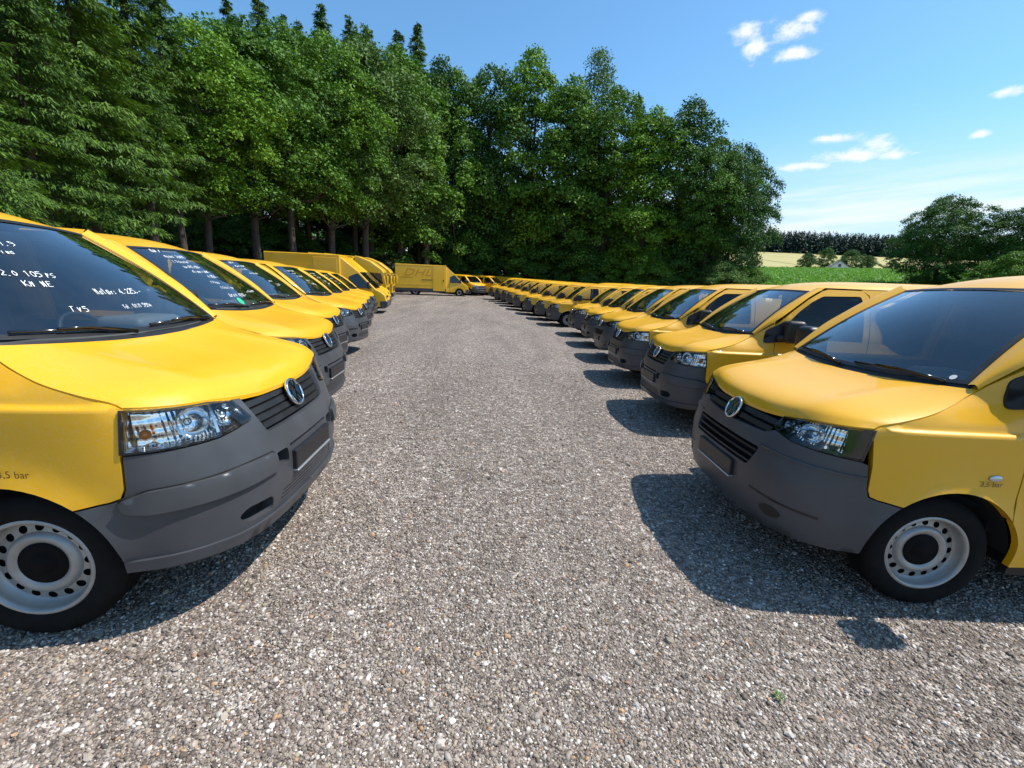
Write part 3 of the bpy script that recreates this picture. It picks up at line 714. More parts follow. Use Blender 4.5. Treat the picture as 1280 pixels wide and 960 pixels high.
    if not facelift:
        lampR = [(sS(.462), 1.05), (sS(.476), .866), (sF(.70), .868), (sF(.50), .893), (sF(.485), .905), (sF(.548), 1.0), (sF(.7), 1.024)]
        grl = [(0, .80), (sF(.385), .81), (sF(.40), .82), (sF(.475), .983), (sF(.3), .977), (0, .970)]
        bump_half = [(0, .795), (sF(.39), .803), (sF(.41), .815), (sF(.485), .995), (sF(.540), 1.0), (sF(.476), .903), (sF(.495), .886), (sF(.70), .861), (sS(.465), .858), (sS(.469), .72), (sS(.484), .675), (sS(.53), .66), (sS(.642), .638)]
    else:
        lampR = [(sS(.462), 1.05), (sS(.43), .875), (sF(.66), .885), (sF(.50), .915), (sF(.475), .93), (sF(.50), .995), (sF(.7), 1.024)]
        grl = [(0, .858), (sF(.40), .878), (sF(.455), .90), (sF(.49), .985), (sF(.3), .977), (0, .970)]
        bump_half = [(0, .85), (sF(.42), .872), (sF(.50), .905), (sF(.66), .878), (sS(.42), .868), (sS(.455), .855), (sS(.469), .72), (sS(.484), .675), (sS(.53), .66), (sS(.642), .638)]
    bump_half += [(sS(u), z) for u, z in arc(.92, .335, .41, 132, 178, 10)] + [(sS(.505), .335), (sS(.40), .325), (sF(.6), .305), (0, .298)]
    gp = [p for p in grl if p[0] > 0]
    full = lambda h: h + [(-s, z) for s, z in h[::-1] if s > 1e-6]
    gfull = [(-s, z) for s, z in grl[::-1] if s > 1e-6] + grl
    gfull = full(grl)
    g = panel('grille', gfull, MAT['gloss_black'], T, off=-.05, depth=0)
    nsl = 4 if not facelift else 2
    z0, z1 = (.815, .968) if not facelift else (.872, .968)
    for k in range(nsl):
        t = (k + .5) / nsl; zc = z0 + (z1 - z0) * t; hh = .014 if not facelift else .016
        w_ = sF(.395) + (sF(.465) - sF(.395)) * t if not facelift else sF(.46)
        panel('grille_slat', [(-w_, zc - hh), (w_, zc - hh), (w_, zc + hh), (-w_, zc + hh)], blk, g, off=-.008 - .004 * k, depth=.035)
    zc = .925; c = Q(0, zc, .012); emblem(T, c, (1, 0, .42), .086)
    # lamps
    for sg in (1, -1):
        lp = [(sg * s, z) for s, z in lampR]; lp = lp if sg > 0 else lp[::-1]
        L = empty('headlight'); L.parent = T
        def shrink(poly, k):
            cx = sum(p[0] for p in poly) / len(poly); cz = sum(p[1] for p in poly) / len(poly); return [(cx + (p[0] - cx) * k, cz + (p[1] - cz) * k) for p in poly]
        panel('lens', fillet(lp, .012), MAT['lens'], L, off=.006, depth=0)
        panel('lamp_seal', [(p[0] * 1.0, p[1]) for p in lp], MAT['black'], L, holes=[shrink(lp, .972)], off=.003, depth=.02)
        panel('lamp_housing', lp, MAT['lampback'], L, off=-.075, depth=0)
        # walls of the housing
        wall_v = []; wall_f = []; rp = resample(lp, .05); n = len(rp)
        for s, z in rp: wall_v += [Q(s, z, .002), Q(s, z, -.078)]
        for k in range(n): wall_f.append((2 * k, 2 * ((k + 1) % n), 2 * ((k + 1) % n) + 1, 2 * k + 1))
        from_py('lamp_wall', wall_v, wall_f, MAT['black'] if facelift else MAT['lampback'], L)
        spots = [(.655, .945, .068, .054), (.50, .945, .07, .06)] if facelift else [(.60, .945, .078, .056), (.785, .955, .072, .068)]
        if facelift: spots = [(.60, .95, .062, .044), (.74, .955, .066, .056)]
        for q, (vv, zz, rw, rh) in enumerate(spots):
            c = Q(sg * sF(vv), zz, -.02); bm = bmesh.new(); lathe(bm, [(1.0, -.0), (.96, .02), (.7, .045), (.35, .06), (.14, .066)], 28)
            for v in bm.verts: v.co = Vector((v.co.x * rw, v.co.y, v.co.z * rh))
            ro = from_bm('reflector', bm, MAT['reflector'], L, True); ro.location = c; dirv = Vector((1, sg * (.22 + .25 * q), .12)); ro.rotation_euler = dirv.to_track_quat('-Y', 'Z').to_euler()
            bm = bmesh.new(); bmesh.ops.create_uvsphere(bm, u_segments=12, v_segments=8, radius=.017); bo = from_bm('bulb', bm, MAT['chrome'] if q == 0 else MAT['lens'], L, True); bo.location = c - dirv.normalized() * .035
        bz = Q(sg * sS(.40), .93 if not facelift else .945, -.045); bm = bmesh.new(); bmesh.ops.create_uvsphere(bm, u_segments=12, v_segments=8, radius=.022); oo = from_bm('indicator_bulb', bm, MAT['orange'], L, True); oo.location = bz
        if facelift:
            eb = [(sg * sS(.455), 1.045), (sg * sS(.428), .882), (sg * sF(.865), .884), (sg * sF(.872), 1.04)]
            panel('lamp_surround', eb[::sg], MAT['gloss_black'], L, off=-.004, depth=.02)
        if not facelift:
            panel('lamp_divider', [(sg * sF(.685), .885), (sg * sF(.70), .885), (sg * sF(.70), 1.01), (sg * sF(.685), 1.01)][::sg], MAT['reflector'], L, off=-.01, depth=.05)
    if facelift:
        hl = [fillet([(-sF(.45), .775), (-sF(.40), .64), (sF(.40), .64), (sF(.45), .775)], .03)]
        slats = (.665, .75, 3, .405, .43); plate_z = (.505, .615)
        fog = []
    else:
        hl = [fillet([(-sF(.36), .475), (-sF(.40), .395), (sF(.40), .395), (sF(.36), .475)], .02)]
        for sg in (1, -1):
            hl.append(fillet([(sg * sF(.30), .685), (sg * sF(.41), .688), (sg * sF(.40), .605), (sg * sF(.30), .60)][::sg], .02))
            hl.append(fillet([(sg * sF(.46), .478), (sg * sF(.63), .492), (sg * sF(.68), .462), (sg * sF(.63), .412), (sg * sF(.46), .398)][::sg], .035))
        hl.append([(-sF(.27), .69), (-sF(.27), .672), (sF(.27), .672), (sF(.27), .69)]); slats = (.405, .467, 4, .395, .365); plate_z = (.54, .65)
    bo = panel('bumper', full(bump_half), pls, T, holes=hl, depth=.06, grid=.045, step=.04)
    for h in hl: panel('intake', h, MAT['shell'], bo, off=-.062, depth=0)
    for k in range(slats[2]):
        t = k / (slats[2] - 1); zc = slats[0] + (slats[1] - slats[0]) * t; w_ = sF(slats[3] + (slats[4] - slats[3]) * t)
        panel('intake_slat', [(-w_, zc - .0055), (w_, zc - .0055), (w_, zc + .0055), (-w_, zc + .0055)], pls if not facelift else blk, bo, off=-.002, depth=.04)
    for sg in (1, -1):
        if not facelift:
            st = fillet([(sg * sS(.50), .668), (sg * sS(.40), .704), (sg * sF(.60), .712), (sg * sF(.43), .705), (sg * sF(.43), .61), (sg * sF(.6), .608), (sg * sS(.40), .602), (sg * sS(.485), .618)][::sg], .02)
            cs_ = sum(p[0] for p in st) / len(st); cz_ = sum(p[1] for p in st) / len(st)
            panel('strip_joint', [(p[0] + (.008 if p[0] > cs_ else -.008), p[1] + (.006 if p[1] > cz_ else -.006)) for p in st], MAT['shell'], bo, off=.004, depth=.006)
            panel('rub_strip', st, pls, bo, off=.020, depth=.03, grid=.035, step=.03)
            lipz = [(sg * sS(.505), .395), (sg * sF(.75), .385), (sg * sF(.68), .378), (sg * sF(.44), .372), (0, .37), (0, .31), (sg * sF(.44), .312), (sg * sF(.68), .318), (sg * sF(.75), .328), (sg * sS(.505), .345)]
            panel('lower_lip', lipz[::sg], pls, bo, off=.016, depth=.02)
        else:
            st = fillet([(sg * sS(.30), .50), (sg * sF(.45), .52), (sg * sF(.45), .506), (sg * sS(.30), .486)][::sg], .004)
            panel('seam_line', st, MAT['black'], bo, off=.002, depth=.004)
            st = [(sg * sS(.46), .79), (sg * sF(.45), .80), (sg * sF(.45), .788), (sg * sS(.46), .778)]
            panel('crease_strip', st[::sg], pls, bo, off=.010, depth=.02)
            ov = [(sg * (sF(.62) + .075 * math.cos(t)), .425 + .035 * math.sin(t)) for t in np.linspace(0, 2 * math.pi, 20)[:-1]]
            panel('fog_lamp_blank', ov[::sg], blk, bo, off=.004, depth=.01)
    pw = .265; pz0, pz1 = plate_z
    bm = bmesh.new(); xp = Q(0, .6).x; box(bm, xp - .03, xp + .018, -pw, pw, pz0, pz1, .006, 2); po_ = from_bm('number_plate', bm, MAT['plate'], T)
    bm = bmesh.new(); box(bm, xp - .02, xp + .024, -pw, pw, pz0 - .014, pz0 - .003, .003, 1); from_bm('plate_trim', bm, MAT['silver'], po_)
    # dark shell behind the panel joints, floor, wheel housings
    for sg in (1, -1):
        inn = [(.60, .25 + .41)] + arc(.92, .335, .44, 125, 10, 10) + [(1.36, .28), (3.48, .28)] + arc(3.92, .335, .44, 175, 5, 10) + [(4.6, .30), (4.6, 1.22), (1.15, 1.22), (.60, 1.06)]
        panel('inner_panel', side(inn, sg), MAT['shell'], T, off=-.055, depth=0, grid=.25, step=.15)
        for cx in (.92, 3.92):
            bm = bmesh.new(); rows = []
            for y in (.90, .55):
                rows.append([bm.verts.new((FA - cx + .425 * math.cos(t), sg * y, .335 + .425 * math.sin(t))) for t in np.linspace(.05, math.pi - .05, 20)])
            for k in range(19): bm.faces.new((rows[0][k], rows[0][k + 1], rows[1][k + 1], rows[1][k]))
            bm.faces.new(rows[1]); from_bm('wheel_housing', bm, MAT['shell'], T, True)
            wheel(T, FA - cx, sg * .785, sg)
    bm = bmesh.new(); box(bm, FA - 4.6, FA - .32, -.60, .60, .24, .50, .03); box(bm, FA - 3.45, FA - 1.4, -.86, .86, .25, .40, .03); box(bm, FA - .9, FA - .28, -.55, .55, .45, .95); from_bm('underbody', bm, MAT['shell'], T)
    # cab
    bm = bmesh.new(); prof = [(.99, 1.245), (1.16, 1.262), (1.34, 1.235), (1.42, 1.15), (1.40, .95), (1.30, .60), (1.0, .60)]
    rows = [[bm.verts.new((FA - u - .05 * (1 - (abs(y) / .8) ** 2) * -1, y, z)) for u, z in prof] for y in np.linspace(-.80, .80, 9)]
    for a, b in zip(rows[:-1], rows[1:]):
        for k in range(len(prof)): bm.faces.new((a[k], a[(k + 1) % len(prof)], b[(k + 1) % len(prof)], b[k]))
    dsh = from_bm('dashboard', bm, MAT['dash'], T, True)
    bm = bmesh.new(); box(bm, FA - 1.42, FA - 1.14, .20, .62, 1.22, 1.315, .045, 3); from_bm('instrument_hood', bm, MAT['dash'], dsh, True)
    bm = bmesh.new()
    ring = [Vector((0, .19 * math.cos(t), .19 * math.sin(t))) for t in np.linspace(0, 2 * math.pi, 25)]
    tube(bm, ring, .014, 8, False); tube(bm, [(0, -.18, 0), (-.03, 0, 0), (0, .18, 0)], .018, 6); tube(bm, [(-.03, 0, 0), (0, 0, -.18)], .018, 6)
    sw = from_bm('steering_wheel', bm, MAT['black'], T, True); sw.location = (FA - 1.58, .40, 1.16); sw.rotation_euler = (0, R(-38), 0)
    for yc, w in ((.42, .25), (-.28, .25), (-.62, .17)):
        se = empty('seat', (FA - 2.0, yc, .5)); se.parent = T
        bm = bmesh.new(); box(bm, -.25, .28, -w, w, .20, .38, .05, 3); from_bm('seat_cushion', bm, MAT['seat'], se, True)
        bm = bmesh.new(); box(bm, -.07, .06, -w * .92, w * .92, 0, .66, .05, 3)
        for v in bm.verts: v.co.x += -.22 - .25 * v.co.z; v.co.z += .30
        from_bm('seat_back', bm, MAT['seat'], se, True)
        bm = bmesh.new(); box(bm, -.05, .05, -min(.14, w * .7), min(.14, w * .7), 0, .19, .04, 3)
        for v in bm.verts: v.co.x += -.43; v.co.z += 1.00
        from_bm('headrest', bm, MAT['seat'], se, True)
    bm = bmesh.new(); box(bm, FA - 2.46, FA - 2.42, -.84, .84, .45, 1.22); box(bm, FA - 2.46, FA - 2.42, -.74, .74, 1.22, 1.80); from_bm('bulkhead', bm, MAT['wall'], T)
    bm = bmesh.new(); box(bm, FA - 2.42, FA - 1.3, -.80, .80, .44, .50); from_bm('cab_floor', bm, MAT['shell'], T)
    bm = bmesh.new(); pz = P[nh - 3, nw // 2]; box(bm, pz[0] - .06, pz[0] - .03, -.12, .12, pz[2] - .09, pz[2] - .03, .012, 2); from_bm('inside_mirror', bm, blk, T, True)
    T['ws_grid'] = 0
    return T, P

def place_van(T, x, y, head, pitch=True):
    """nose at (x,y), heading angle from +X; sits on the local slope of the lot"""
    c, s = math.cos(head), math.sin(head); ax = (x - FA * c, y - FA * s); bx = (x - 3.92 * c, y - 3.92 * s)
    def g(p, o): return gz(p[0] - s * o, p[1] + c * o)
    fl, fr_, rl, rr = g(ax, .83), g(ax, -.83), g(bx, .83), g(bx, -.83)
    zf = (fl + fr_) / 2; zr = (rl + rr) / 2; roll = math.atan2((fl + rl - fr_ - rr) / 2, 1.66); pit = math.atan2(zf - zr, 3.0)
    T.location = (ax[0], ax[1], zf); T.rotation_euler = Euler((roll, -pit, head), 'XYZ')
    return T

LEFT = [(-1.15, 2.62, .07), (-1.95, 5.05, .11), (-2.93, 7.76, .07), (-3.34, 10.18, .06), (-4.14, 13.0, .08), (-5.05, 16.1, .08), (-5.85, 19.2, .10)]
RIGHT = [(1.47, 3.17, .0), (1.85, 6.21, .0), (1.91, 8.88, -.04), (2.06, 11.57, -.04), (2.13, 14.4, -.03), (2.05, 17.5, -.04), (1.45, 21.4, -.05), (.98, 24.2, -.04), (.38, 26.8, -.05), (-.26, 29.4, -.05), (-.80, 32.1, -.05), (-1.26, 34.6, -.05), (-1.85, 37.1, -.05), (-2.5, 39.6, -.05)]
ORD = ['first', 'second', 'third', 'fourth', 'fifth', 'sixth', 'seventh', 'eighth', 'ninth', 'tenth', 'eleventh', 'twelfth', 'thirteenth', 'fourteenth']
proto_old, WSP = make_van(False)
proto_new, _ = make_van(True)
proto_kombi, _ = make_van(False, True)
used = set()
def van_from(proto):
    if proto.name in used: return copy_tree(proto)
    used.add(proto.name); return proto

def ws_point(a, b, o=.006):
    """point and frame on the windscreen; a across (-1..1), b up (0..1)"""
    nh, nw = WSP.shape[:2]
    def p(a_, b_):
        i = (a_ + 1) / 2 * (nw - 1); j = b_ * (nh - 1); i0 = int(min(nw - 2, max(0, i))); j0 = int(min(nh - 2, max(0, j))); fi, fj = i - i0, j - j0
        return Vector(((1 - fi) * (1 - fj) * WSP[j0, i0] + fi * (1 - fj) * WSP[j0, i0 + 1] + (1 - fi) * fj * WSP[j0 + 1, i0] + fi * fj * WSP[j0 + 1, i0 + 1]))
    c = p(a, b); x = (p(a + .02, b) - p(a - .02, b)).normalized(); y = (p(a, b + .02) - p(a, b - .02)).normalized(); n = x.cross(y).normalized(); y = n.cross(x)
    if n.x < 0: n = -n
    return c + n * o, x, y, n
STROKES = {'0': ['02 04 16 26 34 32 20 10 02'], '1': ['05 16 10'], '2': ['05 16 26 34 00 30'], '3': ['06 36 14 33 31 10 00'], '4': ['26 02 32', '24 20'], '5': ['36 06 04 24 33 31 10 00'], '6': ['36 04 01 10 21 32 13 02'], '7': ['06 36 10'], '8': ['14 06 26 14 32 20 01 14'], '9': ['34 14 06 26 35 32 10'],
    'A': ['00 16 30', '02 32'], 'B': ['00 06 25 03 32 20 00'], 'D': ['00 06 24 32 20 00'], 'E': ['36 06 00 30', '03 23'], 'G': ['36 16 03 10 30 33 23'], 'H': ['00 06', '03 33', '36 30'], 'K': ['00 06', '36 03 30'], 'M': ['00 06 13 26 20'], 'N': ['00 06 20 26'], 'P': ['00 06 25 13 03'], 'S': ['36 16 04 32 20 00'], 'T': ['06 36', '16 10'], 'V': ['06 10 36'], 'W': ['06 00 13 20 36'],
    'a': ['23 03 00 20 24'], 'b': ['06 00 20 23 03'], 'c': ['24 04 00 20'], 'd': ['23 03 00 20 26'], 'e': ['02 22 24 04 00 20'], 'i': ['04 00'], 'k': ['06 00', '24 02 20'], 'l': ['06 00'], 'm': ['00 04 13 10', '13 24 20'], 'n': ['00 04 23 20'], 'o': ['00 04 24 20 00'], 'r': ['00 04', '03 24'], 's': ['24 04 22 00'], 't': ['16 10 20', '04 24'], 'u': ['04 00 20 24'], 'z': ['04 24 00 20'], '.': ['00 10'], ',': ['11 00'], ':': ['00 01', '03 04'], '/': ['00 36'], '-': ['03 23']}
def ws_text(van, txt, a, b, size, tilt=0.0, m='white', name='window_writing'):
    c, x, y, n = ws_point(a, b); m4 = Matrix((x, y, n)).transposed().to_4x4(); m4.translation = c; m4 = m4 @ Matrix.Rotation(tilt, 4, 'Z')
    bm = bmesh.new(); pen = 0.0; w = size * .045; k = size / 6.5
    for ch in txt:
        ss = STROKES.get(ch)
        if ss is None: pen += size * .42; continue
        lift = random.uniform(-.06, .06) * size; sl = random.uniform(.12, .4); g = random.uniform(.85, 1.12)
        for st_ in ss:
            pts = [Vector((pen + int(q[0]) * k * .95 * g + int(q[1]) * k * sl * .6 + random.uniform(-.16, .16) * k, lift + int(q[1]) * k * g + random.uniform(-.2, .2) * k, 0)) for q in st_.split()]
            for p, q in zip(pts[:-1], pts[1:]):
                d = q - p
                if d.length < 1e-5: continue
                d.normalize(); nn = Vector((-d.y, d.x, 0)) * w * random.uniform(.75, 1.2); e = d * w * .6
                bm.faces.new([bm.verts.new(m4 @ z_) for z_ in (p - nn - e, q - nn + e, q + nn + e, p + nn - e)])
        pen += k * 3.3 * g + size * .10
    return tag(from_bm(name, bm, MAT[m], van), kind='stuff')
def ws_disc(van, a, b, r, m, name, txt=None):
    c, x, y, n = ws_point(a, b); bm = bmesh.new(); bmesh.ops.create_circle(bm, cap_ends=True, radius=r, segments=20)
    m4 = Matrix((x, y, n)).transposed().to_4x4(); m4.translation = c; bm.transform(m4); o = from_bm(name, bm, MAT[m], van)
    return o
vans_left = []
for i, (x, y, al) in enumerate(LEFT):
    v = place_van(van_from(proto_old), x, y, al); vans_left.append(v)
    extra = ['with white scrawl on its windscreen', 'with green sticker on its windscreen', 'with small windscreen writing', '', '', '', ''][i]
    tag(v, f'yellow van {extra}, {ORD[i]} from the open end of forest-side row'.replace(' ,', ','), 'van', 'yellow vans parked along the forest side')
for v in vans_left[:3]:
    hs = [ch for ch in v.children if ch.name.startswith('mirror')]
    for mi in hs:
        hh = [g for g in mi.children if g.name.startswith(('mirror_housing', 'mirror_glass'))]
        if not hh or max(c[1] for c in hh[0].bound_box) < 0: continue
        c = Vector((Q(sS(1.36), 1.34).x + .05, Q(sS(1.36), 1.34).y + .07, 0)); rz = Matrix.Rotation(R(72), 4, 'Z'); m4 = Matrix.Translation(c) @ rz @ Matrix.Translation(-c)
        for g in hh: g.matrix_local = m4 @ g.matrix_local
vans_right = []
for i, (x, y, al) in enumerate(RIGHT):
    v = place_van(van_from(proto_new if i in (0, 3) else proto_old), x, y, math.pi - al); vans_right.append(v)
    ex = 'with black-rimmed headlights' if i in (0, 3) else ('with a wide gap beside it' if i == 6 else '')
    tag(v, f'yellow van {ex}, {ORD[i]} from the open end of field-side row'.replace(' ,', ','), 'van', 'yellow vans parked along the field side')
# vans standing behind the field-side row, only their roofs show
for i, (x, y) in enumerate([(7.9, 12.8), (7.6, 17.0), (7.2, 21.6), (6.6, 25.0), (6.0, 28.2), (5.3, 31.5), (4.6, 35.0)]):
    v = place_van(copy_tree(proto_old), x, y, math.pi + .1)
    tag(v, f'yellow van roof, {ORD[i]} of those showing behind the field-side row', 'van', 'yellow vans in the back row')
# vans nosing out at the far end of the lot
for i, (px, py, Y, hd, pr_) in enumerate([(603, 364, 45.0, -.75, proto_old), (634, 362, 46.6, -.55, proto_kombi), (662, 358, 47.6, -.5, proto_old)]):
    p = at(px, py, Y); v = place_van(van_from(pr_), p.x, p.y, hd)
    tag(v, ['yellow van with dark cab windows nosing out right behind the parcel truck', 'yellow passenger van with dark side windows at the far end of the lot', 'yellow van half hidden behind the last van of the field-side row'][i], 'van', 'yellow vans across the far end')

def steer(v, deg):
    for ch in v.children:
        if ch.name.startswith('wheel') and not ch.name.startswith('wheel_h') and abs(ch.location.x) < .1: ch.rotation_euler.z += R(deg)
for i, v in enumerate(vans_left + vans_right): steer(v, [5, -4, 9, 0, 6, -7, 3, -3, 6, 0, 8, -5, 12, 4, 0, 7, -6, 2, 9, -3, 5][i % 21])
# writing on the windscreens
random.seed(4)
def scrawl(v, rows):
    for txt, a, b, sz in rows: ws_text(v, txt, a, b, sz * .66, random.uniform(-.05, .05))
g0 = vans_left[0]
scrawl(g0, [('Motor 1.9', -.55, .70, .055), ('Klima', -.50, .62, .05), ('2.0  105 PS', -.62, .44, .055), ('KM  NEU', -.56, .36, .055), ('TÜV 5', -.45, .17, .05)])
scrawl(g0, [('Motor: 4.225,-', -.12, .30, .058), ('Tel. 0171 5594', -.02, .18, .04)])
g1 = vans_left[1]
scrawl(g1, [('BW /', -.72, .90, .075), ('Model 2005,', -.62, .80, .06), ('1.9 Diesel', -.62, .71, .055), ('km 185.000', -.55, .62, .055), ('Klima / AHK', -.50, .54, .055), ('4.850.-', -.30, .46, .06), ('TÜV neu', -.40, .37, .05), ('3 Sitzplätze', -.30, .29, .05), ('Euro 4  4250,-', -.30, .17, .062), ('mit Garantie', .35, .22, .045)])
ws_disc(g1, -.16, .10, .045, 'green', 'emission_sticker')
g2 = vans_left[2]
scrawl(g2, [('BW /', -.70, .90, .07), ('Model 2006', -.66, .80, .058), ('1.9 TDI', -.60, .71, .055), ('km 160.000', -.50, .60, .05), ('Euro 4', -.10, .40, .055), ('3.950,-', .1, .30, .06)])
for k in (3, 4, 5):
    scrawl(vans_left[k], [('Model 2005', -.6, .8, .06), ('Diesel', -.55, .7, .055), ('km 170.000', -.5, .6, .055), ('Euro 4', -.2, .45, .06), ('3.800,-', -.1, .33, .06)])
ws_disc(vans_right[0], .88, .045, .018, 'whitepl', 'round_sticker')
for v, (a, b) in ((vans_left[0], (.72, .06)),):
    bm = bmesh.new(); c, x, y, n = ws_point(a, b, -.03); w_ = .22
    vs = [bm.verts.new(c + x * sx * w_ - n * (.05 + .1 * (sy > 0)) + y * sy * .02) for sx, sy in ((-1, -1), (1, -1), (1, 1), (-1, 1))]; bm.faces.new(vs); from_bm('paper_sheet', bm, MAT['paper'], v)

# ------------------------------------------------------------------ trucks
def prism(name, prof, hw, m, parent, bev=.05):
    """side profile (x,z) carried across the vehicle; half width depends on height"""
    bm = bmesh.new(); a = [bm.verts.new((x, hw(z), z)) for x, z in prof]; b = [bm.verts.new((x, -hw(z), z)) for x, z in prof]; n = len(prof)
    bm.faces.new(a); bm.faces.new(b[::-1])
    for k in range(n): bm.faces.new((a[k], b[k], b[(k + 1) % n], a[(k + 1) % n]))
    bmesh.ops.recalc_face_normals(bm, faces=bm.faces[:])
    bmesh.ops.bevel(bm, geom=bm.edges[:], offset=bev, segments=3, affect='EDGES', profile=.5, clamp_overlap=True)
    return from_bm(name, bm, m, parent)
def plate_on(name, pts, m, parent, thick=.01):
    """thin solid plate through 3D corner points"""
    P3 = [Vector(p) for p in pts]; n = (P3[1] - P3[0]).cross(P3[2] - P3[0]).normalized(); bm = bmesh.new()
    a = [bm.verts.new(p + n * thick) for p in P3]; b = [bm.verts.new(p - n * thick) for p in P3]; k = len(P3)
    bm.faces.new(a); bm.faces.new(b[::-1])
    for i in range(k): bm.faces.new((a[i], b[i], b[(i + 1) % k], a[(i + 1) % k]))
    return from_bm(name, bm, m, parent)
def sidequad(name, pts, hw, sg, m, parent, o=.012):
    return plate_on(name, [(x, sg * (hw(z) + o), z) for x, z in pts], m, parent)

def make_parcel_truck(lettered=False, rear=-5.78, axle=-4.02):
    T = empty('parcel_truck'); Y_ = MAT['yellow_b']; blk = MAT['black']
    hw = lambda z: .955 - .13 * smooth(z, 1.15, 2.1) + .06 * smooth(z, 2.1, 2.6)
    arch = [(.40 * math.cos(t), .335 + .40 * math.sin(t)) for t in np.linspace(math.pi, 0, 9)]
    prof = [(-1.25, .34), (-.42, .34)] + arch[1:-1] + [(.42, .34), (.78, .30), (.86, .42), (.88, .62), (.80, .90), (.62, 1.06), (.40, 1.16), (-.42, 1.98), (-1.18, 2.60), (-1.25, 2.60)]
    cab = prism('cab', prof, hw, Y_, T, .03)
    bumper = prism('bumper', [(.58, .26), (.84, .28), (.93, .40), (.93, .60), (.86, .64), (.55, .62)], lambda z: .965, MAT['plastic'], T, .03)
    e0, e1 = Vector((.36, 0, 1.20)), Vector((-.38, 0, 1.94)); up_ = (e1 - e0).normalized(); nn = Vector((up_.z, 0, -up_.x)) * .014
    plate_on('windscreen', [e0 + nn + Vector((0, .83, 0)), e0 + nn - Vector((0, .83, 0)), e1 + nn - Vector((0, .74, 0)), e1 + nn + Vector((0, .74, 0))], MAT['gloss_black'], T)
    plate_on('grille', [(.855, -.40, .66), (.855, .40, .66), (.80, .36, .86), (.80, -.36, .86)], blk, T, .012)
    for sg in (1, -1):
        sidequad('side_window', [(.22, 1.22), (-.86, 1.20), (-.86, 1.88), (-.42, 1.88)], hw, sg, MAT['gloss_black'], T)
        sidequad('door_seam', [(-.905, .45), (-.92, .45), (-.92, 1.95), (-.905, 1.95)], hw, sg, blk, T, .004)
        plate_on('headlight', [(.86, sg * .46, .68), (.82, sg * .90, .70), (.72, sg * .90, .92), (.80, sg * .50, .86)], MAT['reflector'], T, .015)
        bm = bmesh.new(); box(bm, .02, .12, *sorted((sg * 1.02, sg * 1.22)), 1.20, 1.52, .04, 3); tube(bm, [(.10, sg * .90, 1.22), (.08, sg * 1.08, 1.28)], .025, 6); from_bm('mirror', bm, blk, T, True)
        wheel(T, 0, sg * .83, sg); wheel(T, axle, sg * .83, sg)
        plate_on('tail_lamp', [(rear - .01, sg * .86, .62), (rear - .01, sg * .98, .62), (rear - .01, sg * .98, .95), (rear - .01, sg * .86, .95)], MAT['red'], T)
    bm = bmesh.new(); box(bm, rear, -1.22, -1.02, 1.02, .62, 2.72, .035, 2); bx_ = from_bm('cargo_box', bm, Y_, T)
    bm = bmesh.new(); box(bm, rear + .02, -1.24, -.99, .99, .36, .62, .02, 2)
    bx2 = from_bm('box_skirt', bm, MAT['plastic'], T)
    for sg in (1, -1):
        bm = bmesh.new(); lathe(bm, [(.46, 0), (.46, .16), (0, .16)], 24); w = from_bm('wheel_well', bm, MAT['shell'], T); w.location = (axle, sg * 1.026, .36); 
        w.rotation_euler = (0, 0, 0 if sg < 0 else math.pi); w.scale.z = .9
        bm = bmesh.new(); y0, y1 = sorted((sg * 1.012, sg * 1.042)); box(bm, -2.42, -1.34, y0, y1, .42, 2.58, .012, 2); dr = from_bm('sliding_door', bm, Y_, T)
        bm = bmesh.new(); y0, y1 = sorted((sg * 1.04, sg * 1.06)); box(bm, -1.52, -1.44, y0, y1, 1.28, 1.46, .008, 2); from_bm('handle', bm, blk, dr)
        bm = bmesh.new(); y0, y1 = sorted((sg * 1.02, sg * 1.035)); box(bm, -3.45, -2.45, y0, y1, 1.36, 1.42, .006, 1); from_bm('slide_rail', bm, blk, bx_)
        bm = bmesh.new(); y0, y1 = sorted((sg * 1.02, sg * 1.03)); box(bm, rear + .02, -1.24, y0, y1, 2.62, 2.70, .004, 1); from_bm('top_rail', bm, Y_, bx_)
        bm = bmesh.new(); y0, y1 = sorted((sg * 1.02, sg * 1.03)); box(bm, rear + .02, -2.45, y0, y1, .94, .98, .004, 1); from_bm('rub_rail', bm, Y_, bx_)
    if lettered:
        m4 = Matrix.Translation((-5.1, -1.024, 1.75)) @ Euler((R(90), 0, 0)).to_matrix().to_4x4() @ Matrix.Diagonal((1.45, 1, 1, 1))
        text_mesh('lettering', 'DHL', .88, MAT['ghost'], bx_, m4, shear=.35, extrude=.003)
        for y, x0, x1 in ((1.56, -5.3, -4.2),):
            bm = bmesh.new(); box(bm, x0, x1, -1.028, -1.022, y, y + .06); from_bm('lettering_stripe', bm, MAT['ghost'], bx_)
    return T

